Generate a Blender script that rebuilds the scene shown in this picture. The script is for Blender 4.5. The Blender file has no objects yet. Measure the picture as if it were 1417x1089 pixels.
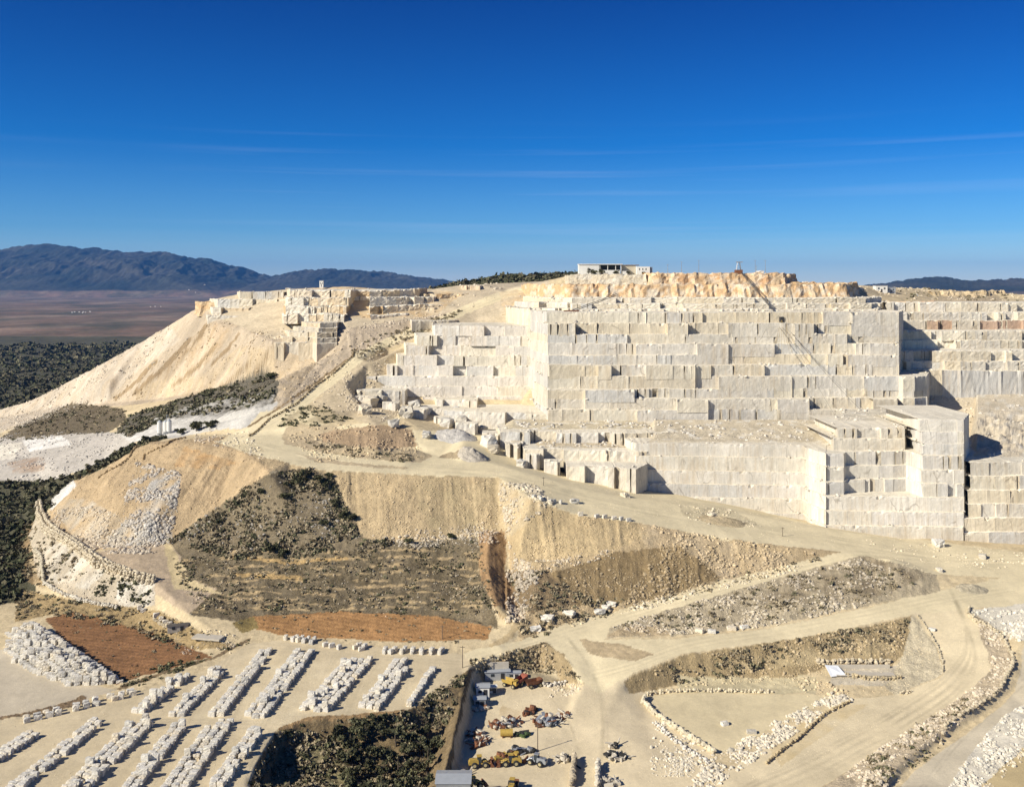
import bpy, math, random
import numpy as np
from mathutils import Vector, Matrix
from mathutils.geometry import delaunay_2d_cdt

scene = bpy.context.scene
COL = scene.collection
random.seed(7)
RNG = np.random.default_rng(11)

# ---------------------------------------------------------------- camera, sky, sun, exposure
FPX, CX, HY, CAMZ = 1361.0, 708.5, 396.0, 130.0     # focal length in photo pixels, horizon row, camera height
cam_d = bpy.data.cameras.new('camera')
cam = bpy.data.objects.new('camera', cam_d)
COL.objects.link(cam)
cam.location = (0, 0, CAMZ)
cam.rotation_euler = (math.radians(90), 0, 0)
cam_d.sensor_fit = 'HORIZONTAL'
cam_d.sensor_width = 36.0
cam_d.lens = 36.0 * FPX / 1417.0
cam_d.shift_y = -(544.5 - HY) / 1417.0
cam_d.clip_start = 1.0
cam_d.clip_end = 90000.0
scene.camera = cam

SUN_EL = math.radians(32)
LX, LY = 0.86, 0.51                                   # horizontal travel of the sunlight (to the right, away)
_n = math.hypot(LX, LY); LX /= _n; LY /= _n
sun_vec = Vector((LX * math.cos(SUN_EL), LY * math.cos(SUN_EL), -math.sin(SUN_EL)))
sd = bpy.data.lights.new('sun', 'SUN')
sd.energy = 4.8
sd.angle = math.radians(0.5)
sd.color = (1.0, 0.93, 0.80)
so = bpy.data.objects.new('sun', sd)
so.rotation_euler = sun_vec.to_track_quat('-Z', 'Y').to_euler()
COL.objects.link(so)

world = bpy.data.worlds.new('World')
scene.world = world
world.use_nodes = True
wn, wl = world.node_tree.nodes, world.node_tree.links
wn.clear()
sky = wn.new('ShaderNodeTexSky')
sky.sky_type = 'NISHITA'
sky.sun_disc = False
sky.sun_elevation = SUN_EL
sky.sun_rotation = math.atan2(-LX, -LY)
sky.altitude = 700
sky.air_density = 1.0
sky.dust_density = 0.0
sky.ozone_density = 3.0
hsv = wn.new('ShaderNodeHueSaturation')
hsv.inputs['Saturation'].default_value = 1.15
hsv.inputs['Value'].default_value = 1.0
gam = wn.new('ShaderNodeGamma')
gam.inputs['Gamma'].default_value = 1.0
# thin, faint streaks of cirrus
tc = wn.new('ShaderNodeTexCoord')
mp = wn.new('ShaderNodeMapping')
mp.inputs['Scale'].default_value = (1.5, 1.5, 85.0)
mp.inputs['Rotation'].default_value = (0.0, math.radians(1.5), 0.0)
nz = wn.new('ShaderNodeTexNoise')
nz.inputs['Scale'].default_value = 1.0
nz.inputs['Detail'].default_value = 5.0
rmp = wn.new('ShaderNodeValToRGB')
rmp.color_ramp.elements[0].position = 0.54
rmp.color_ramp.elements[1].position = 0.80
nz2 = wn.new('ShaderNodeTexNoise')
nz2.inputs['Scale'].default_value = 1.7
rmp2 = wn.new('ShaderNodeValToRGB')
rmp2.color_ramp.elements[0].position = 0.42
rmp2.color_ramp.elements[1].position = 0.66
sep = wn.new('ShaderNodeSeparateXYZ')
band = wn.new('ShaderNodeMapRange')
band.inputs['From Min'].default_value = 0.165
band.inputs['From Max'].default_value = 0.12
m1 = wn.new('ShaderNodeMath'); m1.operation = 'MULTIPLY'
m2 = wn.new('ShaderNodeMath'); m2.operation = 'MULTIPLY'
m3 = wn.new('ShaderNodeMath'); m3.operation = 'MULTIPLY'; m3.inputs[1].default_value = 0.32
mixc = wn.new('ShaderNodeMix'); mixc.data_type = 'RGBA'
mixc.inputs[7].default_value = (8.0, 8.6, 9.6, 1)
deep = wn.new('ShaderNodeValToRGB')                    # clear dry winter air: the blue deepens quickly with height
for i, (p_, c_) in enumerate(((0.0, (0.85, 0.95, 1.12, 1)), (0.055, (0.30, 0.60, 0.95, 1)), (0.14, (0.03, 0.38, 0.82, 1)), (0.29, (0.002, 0.19, 0.56, 1)), (0.6, (0.22, 0.35, 0.56, 1)))):
    e = deep.color_ramp.elements[i] if i < 2 else deep.color_ramp.elements.new(p_)
    e.position = p_; e.color = c_
tint = wn.new('ShaderNodeMix'); tint.data_type = 'RGBA'; tint.blend_type = 'MULTIPLY'; tint.inputs[0].default_value = 1.0
bg = wn.new('ShaderNodeBackground')
bg.inputs['Strength'].default_value = 0.084
wo = wn.new('ShaderNodeOutputWorld')
wl.new(sky.outputs[0], gam.inputs['Color'])
wl.new(gam.outputs[0], hsv.inputs['Color'])
wl.new(tc.outputs['Generated'], mp.inputs['Vector'])
wl.new(mp.outputs[0], nz.inputs['Vector'])
wl.new(tc.outputs['Generated'], nz2.inputs['Vector'])
wl.new(tc.outputs['Generated'], sep.inputs[0])
wl.new(sep.outputs['Z'], band.inputs['Value'])
wl.new(nz.outputs[0], rmp.inputs[0])
wl.new(nz2.outputs[0], rmp2.inputs[0])
wl.new(rmp.outputs[0], m1.inputs[0]); wl.new(rmp2.outputs[0], m1.inputs[1])
wl.new(m1.outputs[0], m2.inputs[0]); wl.new(band.outputs[0], m2.inputs[1])
wl.new(m2.outputs[0], m3.inputs[0])
wl.new(m3.outputs[0], mixc.inputs[0])
wl.new(sep.outputs['Z'], deep.inputs[0])
wl.new(hsv.outputs[0], tint.inputs[6]); wl.new(deep.outputs[0], tint.inputs[7])
wl.new(tint.outputs[2], mixc.inputs[6])
wl.new(mixc.outputs[2], bg.inputs['Color'])
wl.new(bg.outputs[0], wo.inputs[0])

scene.view_settings.view_transform = 'Standard'
scene.view_settings.look = 'None'
scene.view_settings.exposure = 0.5
scene.view_settings.gamma = 1.0
scene.render.engine = 'CYCLES'
scene.cycles.max_bounces = 5
scene.cycles.diffuse_bounces = 3
scene.cycles.volume_bounces = 0

# ---------------------------------------------------------------- helpers
def srgb(r, g, b):
    f = lambda c: (c / 12.92 if c <= 0.04045 else ((c + 0.055) / 1.055) ** 2.4)
    return (f(r / 255), f(g / 255), f(b / 255))

def P(px, py, z):
    """world point at height z that is seen at photo position px, py"""
    Y = FPX * (CAMZ - z) / (py - HY)
    return ((px - CX) / FPX * Y, Y, z)

def XY(px, Y):
    return ((px - CX) / FPX * Y, Y)

def _hash(ix, iy, seed):
    h = (ix.astype(np.int64) * 374761393 + iy.astype(np.int64) * 668265263 + seed * 974634777) & 0x7fffffff
    h = ((h ^ (h >> 13)) * 1274126177) & 0x7fffffff
    h = h ^ (h >> 16)
    return (h & 0xffff) / 65535.0

def vnoise(x, y, seed=0):
    xi = np.floor(x); yi = np.floor(y)
    fx = x - xi; fy = y - yi
    fx = fx * fx * (3 - 2 * fx); fy = fy * fy * (3 - 2 * fy)
    a = _hash(xi, yi, seed); b = _hash(xi + 1, yi, seed)
    c = _hash(xi, yi + 1, seed); d = _hash(xi + 1, yi + 1, seed)
    return (a + (b - a) * fx) * (1 - fy) + (c + (d - c) * fx) * fy

def gnoise(x, y, seed=0):
    xi = np.floor(x); yi = np.floor(y); fx = x - xi; fy = y - yi
    u = fx * fx * fx * (fx * (fx * 6 - 15) + 10); v = fy * fy * fy * (fy * (fy * 6 - 15) + 10)
    def g(i, j):
        a = _hash(xi + i, yi + j, seed) * 6.28318
        return np.cos(a) * (fx - i) + np.sin(a) * (fy - j)
    n0 = g(0, 0); n1 = g(1, 0); n2 = g(0, 1); n3 = g(1, 1)
    return ((n0 + (n1 - n0) * u) * (1 - v) + (n2 + (n3 - n2) * u) * v) * 0.75

def fbm(x, y, seed=0, octv=4, gain=0.5):
    s = 0; amp = 1; tot = 0
    for o in range(octv):
        x, y = 0.7986 * x + 0.6018 * y + 3.1, -0.6018 * x + 0.7986 * y + 7.7
        s = s + amp * gnoise(x, y, seed + o * 17); tot += amp
        x = x * 2.03 + 11.3; y = y * 2.03 + 5.7; amp *= gain
    return s / tot * 2

def in_poly(px, py, poly):
    res = np.zeros(px.shape, bool)
    n = len(poly)
    for i in range(n):
        x0, y0 = poly[i]; x1, y1 = poly[(i + 1) % n]
        if y0 == y1: continue
        c = ((y0 > py) != (y1 > py)) & (px < (x1 - x0) * (py - y0) / (y1 - y0) + x0)
        res ^= c
    return res

def line_dist(px, py, pts, ysc=1.0):
    d = np.full(px.shape, 1e9)
    for (x0, y0), (x1, y1) in zip(pts[:-1], pts[1:]):
        dx, dy = x1 - x0, (y1 - y0) * ysc
        L = dx * dx + dy * dy + 1e-9
        t = np.clip(((px - x0) * dx + (py - y0) * ysc * dy) / L, 0, 1)
        d = np.minimum(d, np.hypot(px - x0 - t * dx, (py - y0) * ysc - t * dy))
    return d

class MB:
    """collects faces; build() links them as ONE mesh object"""
    def __init__(self): self.v = []; self.f = []; self.c = []
    def add(self, vs, fs, col=None):
        o = len(self.v); self.v += [tuple(v) for v in vs]
        for f in fs:
            self.f.append(tuple(i + o for i in f)); self.c.append(col)
    def box(self, c, s, rz=0.0, col=None, jit=0.0, taper=0.0, tilt=0.0):
        vs = []
        ca, sa = math.cos(rz), math.sin(rz)
        for k in range(8):
            x = (-.5 if k & 1 == 0 else .5) * s[0]; y = (-.5 if k & 2 == 0 else .5) * s[1]; z = (-.5 if k & 4 == 0 else .5) * s[2]
            if k & 4: x *= 1 - taper; y *= 1 - taper
            x += random.uniform(-jit, jit); y += random.uniform(-jit, jit); z += random.uniform(-jit, jit) + tilt * x
            vs.append((c[0] + x * ca - y * sa, c[1] + x * sa + y * ca, c[2] + z))
        self.add(vs, [(0, 2, 3, 1), (4, 5, 7, 6), (0, 1, 5, 4), (2, 6, 7, 3), (0, 4, 6, 2), (1, 3, 7, 5)], col)
    def tube(self, p0, p1, r0, r1=None, n=8, col=None, caps=True):
        r1 = r0 if r1 is None else r1
        p0 = Vector(p0); p1 = Vector(p1); d = (p1 - p0)
        q = d.to_track_quat('Z', 'Y')
        vs = []
        for p, r in ((p0, r0), (p1, r1)):
            for i in range(n):
                a = 2 * math.pi * i / n
                vs.append(p + q @ Vector((r * math.cos(a), r * math.sin(a), 0)))
        fs = [(i, (i + 1) % n, n + (i + 1) % n, n + i) for i in range(n)]
        if caps: fs += [tuple(range(n - 1, -1, -1)), tuple(range(n, 2 * n))]
        self.add(vs, fs, col)
    def build(self, name, mat, parent=None, loc=None, smooth=False):
        me = bpy.data.meshes.new(name)
        vs = self.v
        if loc is not None: vs = [(x - loc[0], y - loc[1], z - loc[2]) for x, y, z in vs]
        me.from_pydata(vs, [], self.f)
        if any(c is not None for c in self.c):
            at = me.color_attributes.new('Col', 'FLOAT_COLOR', 'CORNER')
            buf = []
            for f, c in zip(self.f, self.c):
                c = c or (0.5, 0.5, 0.5)
                buf += [c[0], c[1], c[2], 1.0] * len(f)
            at.data.foreach_set('color', buf)
        me.materials.append(mat)
        if smooth: me.shade_smooth()
        o = bpy.data.objects.new(name, me)
        COL.objects.link(o)
        if loc is not None: o.location = loc
        if parent is not None: o.parent = parent
        return o

def np_mesh(name, V, F, mat, col=None, smooth=False, parent=None):
    """V (n,3), F (m,k) arrays; col (n,3) vertex albedo"""
    me = bpy.data.meshes.new(name)
    n, (m, k) = len(V), F.shape
    me.vertices.add(n); me.vertices.foreach_set('co', np.ascontiguousarray(V, np.float32).ravel())
    me.loops.add(m * k); me.loops.foreach_set('vertex_index', np.ascontiguousarray(F, np.int32).ravel())
    me.polygons.add(m); me.polygons.foreach_set('loop_start', np.arange(0, m * k, k, dtype=np.int32))
    me.update(calc_edges=True)
    if col is not None:
        at = me.color_attributes.new('Col', 'FLOAT_COLOR', 'POINT')
        c4 = np.ones((n, 4), np.float32); c4[:, :3] = col
        at.data.foreach_set('color', c4.ravel())
    me.materials.append(mat)
    me.polygons.foreach_set('use_smooth', np.full(m, bool(smooth)))
    me.validate()
    o = bpy.data.objects.new(name, me); COL.objects.link(o)
    if parent is not None: o.parent = parent
    return o

def tag(o, label=None, cat=None, group=None, kind=None):
    if label: o['label'] = label
    if cat: o['category'] = cat
    if group: o['group'] = group
    if kind: o['kind'] = kind
    return o

def empty(name, loc, rz=0.0):
    o = bpy.data.objects.new(name, None); COL.objects.link(o)
    o.location = loc; o.rotation_euler = (0, 0, rz); o.empty_display_size = 1
    return o

def copy_tree(o, parent=None):
    c = o.copy(); COL.objects.link(c)
    if parent is not None: c.parent = parent
    for ch in list(o.children): copy_tree(ch, c)
    return c

ORD = ['first', 'second', 'third', 'fourth', 'fifth', 'sixth', 'seventh', 'eighth', 'ninth', 'tenth', 'eleventh', 'twelfth',
       'thirteenth', 'fourteenth', 'fifteenth', 'sixteenth', 'seventeenth', 'eighteenth', 'nineteenth', 'twentieth',
       'twenty-first', 'twenty-second', 'twenty-third', 'twenty-fourth', 'twenty-fifth', 'twenty-sixth', 'twenty-seventh', 'twenty-eighth']

# ---------------------------------------------------------------- materials
def mat_plain(name, rgb, rough=0.6, metal=0.0, var=0.12, scale=0.8):
    m = bpy.data.materials.new(name); m.use_nodes = True
    nt = m.node_tree; b = nt.nodes['Principled BSDF']
    b.inputs['Roughness'].default_value = rough; b.inputs['Metallic'].default_value = metal
    t = nt.nodes.new('ShaderNodeTexNoise'); t.inputs['Scale'].default_value = scale; t.inputs['Detail'].default_value = 4
    g = nt.nodes.new('ShaderNodeNewGeometry'); nt.links.new(g.outputs['Position'], t.inputs['Vector'])
    mx = nt.nodes.new('ShaderNodeMix'); mx.data_type = 'RGBA'
    mx.inputs[6].default_value = tuple(c * (1 - var) for c in rgb) + (1,)
    mx.inputs[7].default_value = tuple(min(1, c * (1 + var)) for c in rgb) + (1,)
    nt.links.new(t.outputs[0], mx.inputs[0]); nt.links.new(mx.outputs[2], b.inputs['Base Color'])
    return m

def mat_attr(name, rough=0.9, scales=((0.08, .18), (0.5, .22), (2.2, .22)), bump=0.5, bscale=1.2, stretch=None, speck=0.0, spec=0.2, stain=0.0, seam=0.0, saw=0.0):
    """colour attribute 'Col' times several octaves of noise, with bump"""
    m = bpy.data.materials.new(name); m.use_nodes = True
    nt = m.node_tree; N = nt.nodes.new; L = nt.links.new
    b = nt.nodes['Principled BSDF']; b.inputs['Roughness'].default_value = rough
    b.inputs['Specular IOR Level'].default_value = spec
    at = N('ShaderNodeAttribute'); at.attribute_name = 'Col'
    g = N('ShaderNodeNewGeometry')
    vec = g.outputs['Position']
    if stretch:
        mp = N('ShaderNodeMapping'); mp.inputs['Scale'].default_value = stretch
        L(vec, mp.inputs['Vector']); vec2 = mp.outputs[0]
    else: vec2 = vec
    fac = None
    for i, (sc, am) in enumerate(scales):
        t = N('ShaderNodeTexNoise'); t.inputs['Scale'].default_value = sc; t.inputs['Detail'].default_value = 5
        t.inputs['Roughness'].default_value = 0.65
        L(vec2 if i else vec, t.inputs['Vector'])
        r = N('ShaderNodeMapRange'); r.inputs['From Min'].default_value = 0.25; r.inputs['From Max'].default_value = 0.75
        r.inputs['To Min'].default_value = 1 - am; r.inputs['To Max'].default_value = 1 + am
        L(t.outputs[0], r.inputs['Value'])
        if fac is None: fac = r.outputs[0]
        else:
            mm = N('ShaderNodeMath'); mm.operation = 'MULTIPLY'; L(fac, mm.inputs[0]); L(r.outputs[0], mm.inputs[1]); fac = mm.outputs[0]
    if speck > 0:
        vo = N('ShaderNodeTexVoronoi'); vo.inputs['Scale'].default_value = 0.55; L(vec, vo.inputs['Vector'])
        r = N('ShaderNodeMapRange'); r.inputs['From Min'].default_value = 0.12; r.inputs['From Max'].default_value = 0.3
        r.inputs['To Min'].default_value = 1 - speck; r.inputs['To Max'].default_value = 1.0
        L(vo.outputs['Distance'], r.inputs['Value'])
        mm = N('ShaderNodeMath'); mm.operation = 'MULTIPLY'; L(fac, mm.inputs[0]); L(r.outputs[0], mm.inputs[1]); fac = mm.outputs[0]
    vm = N('ShaderNodeVectorMath'); vm.operation = 'SCALE'
    L(at.outputs['Color'], vm.inputs[0]); L(fac, vm.inputs['Scale'])
    out = vm.outputs[0]
    if stain > 0:                                        # ochre run-down stains: streaks along z inside broad patches
        mp2 = N('ShaderNodeMapping'); mp2.inputs['Scale'].default_value = (0.55, 0.55, 0.045); L(vec, mp2.inputs['Vector'])
        t1 = N('ShaderNodeTexNoise'); t1.inputs['Scale'].default_value = 1.0; t1.inputs['Detail'].default_value = 4; L(mp2.outputs[0], t1.inputs['Vector'])
        t2 = N('ShaderNodeTexNoise'); t2.inputs['Scale'].default_value = 0.035; t2.inputs['Detail'].default_value = 3; L(vec, t2.inputs['Vector'])
        r1 = N('ShaderNodeMapRange'); r1.inputs['From Min'].default_value = 0.42; r1.inputs['From Max'].default_value = 0.72; L(t1.outputs[0], r1.inputs['Value'])
        r2 = N('ShaderNodeMapRange'); r2.inputs['From Min'].default_value = 0.40; r2.inputs['From Max'].default_value = 0.62; r2.inputs['To Max'].default_value = stain; L(t2.outputs[0], r2.inputs['Value'])
        mm = N('ShaderNodeMath'); mm.operation = 'MULTIPLY'; L(r1.outputs[0], mm.inputs[0]); L(r2.outputs[0], mm.inputs[1])
        mx = N('ShaderNodeMix'); mx.data_type = 'RGBA'; mx.inputs[7].default_value = (0.46, 0.33, 0.17, 1)
        L(mm.outputs[0], mx.inputs[0]); L(out, mx.inputs[6]); out = mx.outputs[2]
    if seam > 0:                                         # natural joints and hairline fractures in the stone
        wn_ = N('ShaderNodeTexNoise'); wn_.inputs['Scale'].default_value = 0.25; wn_.inputs['Detail'].default_value = 3; L(vec, wn_.inputs['Vector'])
        ad = N('ShaderNodeVectorMath'); ad.operation = 'MULTIPLY_ADD'; ad.inputs[1].default_value = (1.6, 1.6, 3); L(wn_.outputs['Color'], ad.inputs[0]); L(vec, ad.inputs[2])
        mp3 = N('ShaderNodeMapping'); mp3.inputs['Rotation'].default_value = (0.08, 0.12, 0.4); mp3.inputs['Scale'].default_value = (0.14, 0.14, 0.035); L(ad.outputs[0], mp3.inputs['Vector'])
        vo = N('ShaderNodeTexVoronoi'); vo.feature = 'DISTANCE_TO_EDGE'; vo.inputs['Scale'].default_value = 1.0; L(mp3.outputs[0], vo.inputs['Vector'])
        r3 = N('ShaderNodeMapRange'); r3.inputs['From Min'].default_value = 0.006; r3.inputs['From Max'].default_value = 0.022; r3.inputs['To Min'].default_value = seam; r3.inputs['To Max'].default_value = 0.0; L(vo.outputs['Distance'], r3.inputs['Value'])
        t4 = N('ShaderNodeTexNoise'); t4.inputs['Scale'].default_value = 0.12; L(vec, t4.inputs['Vector'])
        r4 = N('ShaderNodeMapRange'); r4.inputs['From Min'].default_value = 0.48; r4.inputs['From Max'].default_value = 0.6; L(t4.outputs[0], r4.inputs['Value'])
        mm = N('ShaderNodeMath'); mm.operation = 'MULTIPLY'; L(r3.outputs[0], mm.inputs[0]); L(r4.outputs[0], mm.inputs[1])
        mx = N('ShaderNodeMix'); mx.data_type = 'RGBA'; mx.inputs[7].default_value = (0.13, 0.10, 0.07, 1)
        L(mm.outputs[0], mx.inputs[0]); L(out, mx.inputs[6]); out = mx.outputs[2]
    if saw > 0:                                          # saw and drill marks: close upright scoring of the cut faces
        mp4 = N('ShaderNodeMapping'); mp4.inputs['Scale'].default_value = (1.6, 1.6, 0.05); L(vec, mp4.inputs['Vector'])
        t5 = N('ShaderNodeTexNoise'); t5.inputs['Scale'].default_value = 1.0; t5.inputs['Detail'].default_value = 3; L(mp4.outputs[0], t5.inputs['Vector'])
        r5 = N('ShaderNodeMapRange'); r5.inputs['From Min'].default_value = 0.34; r5.inputs['From Max'].default_value = 0.48; r5.inputs['To Min'].default_value = 1 - saw * .55; r5.inputs['To Max'].default_value = 1.0; L(t5.outputs[0], r5.inputs['Value'])
        vs = N('ShaderNodeVectorMath'); vs.operation = 'SCALE'; L(out, vs.inputs[0]); L(r5.outputs[0], vs.inputs['Scale']); out = vs.outputs[0]
    L(out, b.inputs['Base Color'])
    if bump > 0:
        tb = N('ShaderNodeTexNoise'); tb.inputs['Scale'].default_value = bscale; tb.inputs['Detail'].default_value = 6; tb.inputs['Roughness'].default_value = 0.7
        L(vec, tb.inputs['Vector'])
        bp = N('ShaderNodeBump'); bp.inputs['Strength'].default_value = bump; bp.inputs['Distance'].default_value = 0.6
        L(tb.outputs[0], bp.inputs['Height']); L(bp.outputs[0], b.inputs['Normal'])
    return m

M_ground = mat_attr('dusty_ground', bump=0.35)
M_road = mat_attr('packed_dust', scales=((0.03, .10), (0.16, .10), (0.9, .09), (3.5, .10)), bump=0.25, bscale=2.0)
M_spoil = mat_attr('spoil', scales=((0.05, .12), (0.3, .16), (1.1, .22), (3.2, .25)), bump=1.0, bscale=1.2)
M_scrubsoil = mat_attr('scrub_soil', scales=((0.06, .2), (0.4, .3), (1.6, .35)), bump=0.8)
M_field = mat_attr('ploughed_soil', scales=((0.04, .12), (0.35, .2), (1.4, .25)), bump=0.7, stretch=(1.0, 0.35, 1.0))
M_plain = mat_attr('valley_soil', scales=((0.002, .25), (0.01, .3), (0.05, .3)), bump=0.0)
M_hill = mat_attr('mountain_scrub', scales=((0.0006, .25), (0.003, .3), (0.012, .35)), bump=0.0)
M_rockface = mat_attr('cut_marble', scales=((0.03, .17), (0.16, .15), (0.9, .12), (3.0, .09)), bump=0.4, bscale=1.3, stretch=(1.0, 1.0, 0.4), stain=0.40, seam=0.40, saw=0.28)
M_topsoil = mat_attr('ochre_overburden', scales=((0.06, .16), (0.3, .22), (1.2, .25)), bump=1.0, bscale=0.6)
M_rubble = mat_attr('broken_stone', scales=((0.3, .10), (2.5, .15)), bump=0.3, bscale=2.5)
M_block = mat_attr('quarried_block', scales=((0.3, .08), (1.5, .14), (5.0, .12)), bump=0.5, bscale=2.5)
M_leaf = mat_attr('foliage', scales=((0.2, .25), (1.5, .3)), bump=0.0, rough=0.8)
# ---------------------------------------------------------------- terrain heights: break lines of the real ground
PTS = []; EDG = []
def _addpt(a, Y, z):
    PTS.append((a, math.log(Y), z)); return len(PTS) - 1
def T(*pts):
    """polyline of (px, py, z)"""
    prev = None
    for px, py, z in pts:
        Y = FPX * (CAMZ - z) / (py - HY)
        i = _addpt((px - CX) / FPX, Y, z)
        if prev is not None: EDG.append((prev, i))
        prev = i
def W(*pts):
    """polyline of (px, Y, z)"""
    prev = None
    for px, Y, z in pts:
        i = _addpt((px - CX) / FPX, Y, z)
        if prev is not None: EDG.append((prev, i))
        prev = i
def W1(*pts):
    for p in pts: W(p)
def T1(*pts):
    for p in pts: T(p)

for px, z in ((-500, 0), (-100, 0), (200, 0), (330, -1), (420, -11), (560, -12), (620, -9), (720, -10), (830, -11), (1000, -10), (1200, -7), (1417, -8), (1900, -8)):
    W1((px, 205, z))
# stock yard
T((-150, 1010, -1), (0, 1003, -1), (100, 975, -0.5), (190, 955, 0), (260, 925, 0.3), (330, 890, 1), (390, 880, 2))
T((390, 880, 2), (525, 890, 1.8), (640, 903, 1))
T1((-60, 1089, 0), (150, 1060, 0), (250, 1040, 0), (400, 950, 0.3))
# hollow with the pines
T((340, 1089, 0), (352, 1060, 0), (380, 1012, 0), (420, 998, 0), (470, 993, 0), (560, 985, 0), (600, 965, 0), (640, 932, 0.6))
T((372, 1089, -7), (385, 1050, -6), (415, 1022, -4), (470, 1015, -4), (560, 1010, -4.5), (597, 1000, -5), (600, 1040, -8), (590, 1089, -10))
T1((480, 1089, -11), (540, 1060, -9))
# ridge between hollow and machine yard
T((650, 922, 1.2), (638, 972, -0.5), (626, 1025, -2.5), (612, 1089, -4.5))
T((668, 942, -5.2), (650, 1000, -7), (637, 1050, -8), (622, 1089, -9))
T((650, 922, 1.2), (700, 903, 1.6), (750, 892, 2), (775, 905, 1), (797, 930, -0.4), (806, 948, -2.4))
T((668, 942, -5.2), (700, 936, -5), (745, 927, -5), (775, 940, -5), (795, 955, -4.7))
T1((720, 1000, -7), (780, 1000, -6.6), (720, 1089, -9), (680, 1070, -8.5))
T1((828, 948, -2.5), (835, 1000, -5.6), (830, 1089, -9), (890, 1000, -6.5), (812, 905, .9), (822, 925, -.6), (850, 960, -3.6))
# road 1 and the mound under it
T((640, 903, 1), (700, 892, 1.8), (720, 888, 2), (760, 872, 3), (850, 848, 5), (1000, 805, 11), (1100, 782, 15), (1175, 762, 18))
T((800, 882, 2.4), (845, 868, 4), (930, 842, 7), (1080, 800, 12.5), (1190, 771, 17), (1230, 770, 18.4), (1290, 793, 13.6), (1320, 812, 11))
T((835, 884, 2.6), (930, 881, 3.4), (1060, 868, 5), (1200, 839, 8), (1300, 818, 10.4))
T1((1150, 815, 12), (1240, 805, 13))
# road 2, bank and basin below it
T((860, 940, -1), (880, 930, 0), (940, 908, 2), (1000, 898, 3), (1100, 886, 4), (1180, 870, 5.5), (1262, 852, 7.2))
T((870, 956, -4.2), (940, 945, -5), (1040, 940, -5), (1100, 938, -4.5), (1140, 925, -2.5), (1230, 920, -1.7), (1245, 905, 0))
T1((900, 965, -6), (1000, 1000, -6.5), (1000, 1045, -7), (1160, 970, -5), (1150, 945, -4), (1235, 948, -4), (930, 1060, -7.5), (890, 1089, -9))
T((1270, 852, 7), (1285, 875, 4), (1305, 910, 0.6), (1308, 932, -1))
T1((1240, 962, -4.2), (1200, 900, 1.5))
T1((1290, 830, 9.4), (1417, 800, 11.5), (1335, 890, 3.2), (1335, 920, 0), (1312, 955, -2.4), (1240, 1000, -4.5), (1130, 1060, -6.5), (1040, 1089, -7.6), (1480, 810, 11))
# embankment on the right, far track, right corner
T((1350, 848, 8), (1392, 890, 4.2), (1402, 920, 2), (1387, 950, 0.4), (1345, 985, -0.9), (1303, 1010, -1.6), (1243, 1060, -2.8), (1216, 1089, -3.2))
T((1345, 880, 4.3), (1372, 925, 0.4), (1345, 952, -2), (1290, 990, -4), (1210, 1040, -5.6), (1130, 1089, -6.8))
T((1416, 926, 0.9), (1410, 942, 0.2), (1396, 960, -1.4), (1352, 994, -2.6), (1311, 1018, -3.4), (1252, 1066, -4.6), (1228, 1089, -5.0))
T1((1480, 930, 1), (1450, 1000, -2.5), (1417, 1030, -3.5), (1330, 1089, -5), (1400, 1000, -2), (1350, 1060, -4), (1417, 850, 8), (1500, 850, 8), (1410, 890, 5.5))
# plateau road: edge over the spoil slopes, and its inner side
T((250, 612, 47.5), (290, 617, 48), (330, 622, 48), (400, 641, 46), (450, 650, 44), (560, 656, 42), (690, 660, 41), (735, 690, 37.5), (800, 712, 31.5), (880, 722, 28.5), (1000, 745, 23), (1130, 763, 18.8), (1175, 764, 18))
T1((330, 601, 50), (420, 622, 47), (520, 630, 46), (640, 640, 43.2), (720, 652, 41.5), (790, 672, 37), (870, 690, 32.5), (1000, 705, 27.5), (1120, 727, 21.6), (1250, 750, 17.2), (1420, 768, 14.5), (1560, 775, 14))
T1((1250, 777, 15.5), (1310, 792, 13), (1420, 785, 12.8), (1560, 800, 12))
# spoil between the two roads next to the haul road
T((440, 627, 46.4), (520, 615, 51), (560, 622, 47.5), (600, 632, 44.5))
T((430, 603, 50.5), (470, 592, 54), (520, 588, 56.5), (555, 592, 54.5), (575, 610, 49))
T((470, 617, 47.8), (520, 621, 46.8), (575, 621, 46))
T1((610, 632, 44), (640, 622, 48), (655, 634, 44))
# scrub hill and slopes down to the terraces
T((232, 748, 15), (300, 700, 28), (370, 650, 45), (400, 641, 46))
T1((400, 700, 31), (470, 700, 30.4), (330, 735, 20))
T((190, 757, 13.2), (240, 760, 13), (330, 770, 14), (450, 757, 18.2), (520, 746, 20.8), (600, 746, 20.4), (668, 738, 22), (690, 735, 22.5))
T1((240, 800, 9), (262, 850, 4.6), (350, 850, 4.5), (450, 845, 5), (600, 850, 5), (676, 862, 4.3), (450, 800, 11), (600, 800, 11), (655, 800, 11), (330, 885, 1.6), (500, 888, 2), (650, 890, 2))
# berm beside the gully
T((676, 735, 24), (672, 790, 15), (690, 840, 9), (718, 866, 4.6), (690, 893, 2.4))
T((700, 740, 21.5), (706, 800, 10.5), (716, 850, 4.8))
T((740, 778, 18), (715, 775, 16.5), (700, 740, 21.5))
T((740, 840, 8), (720, 882, 2.2))
T1((800, 775, 17.8), (860, 762, 20.5), (950, 755, 21.5), (860, 835, 7.5), (850, 800, 13), (1000, 790, 13.2), (940, 785, 15.5))
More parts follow.
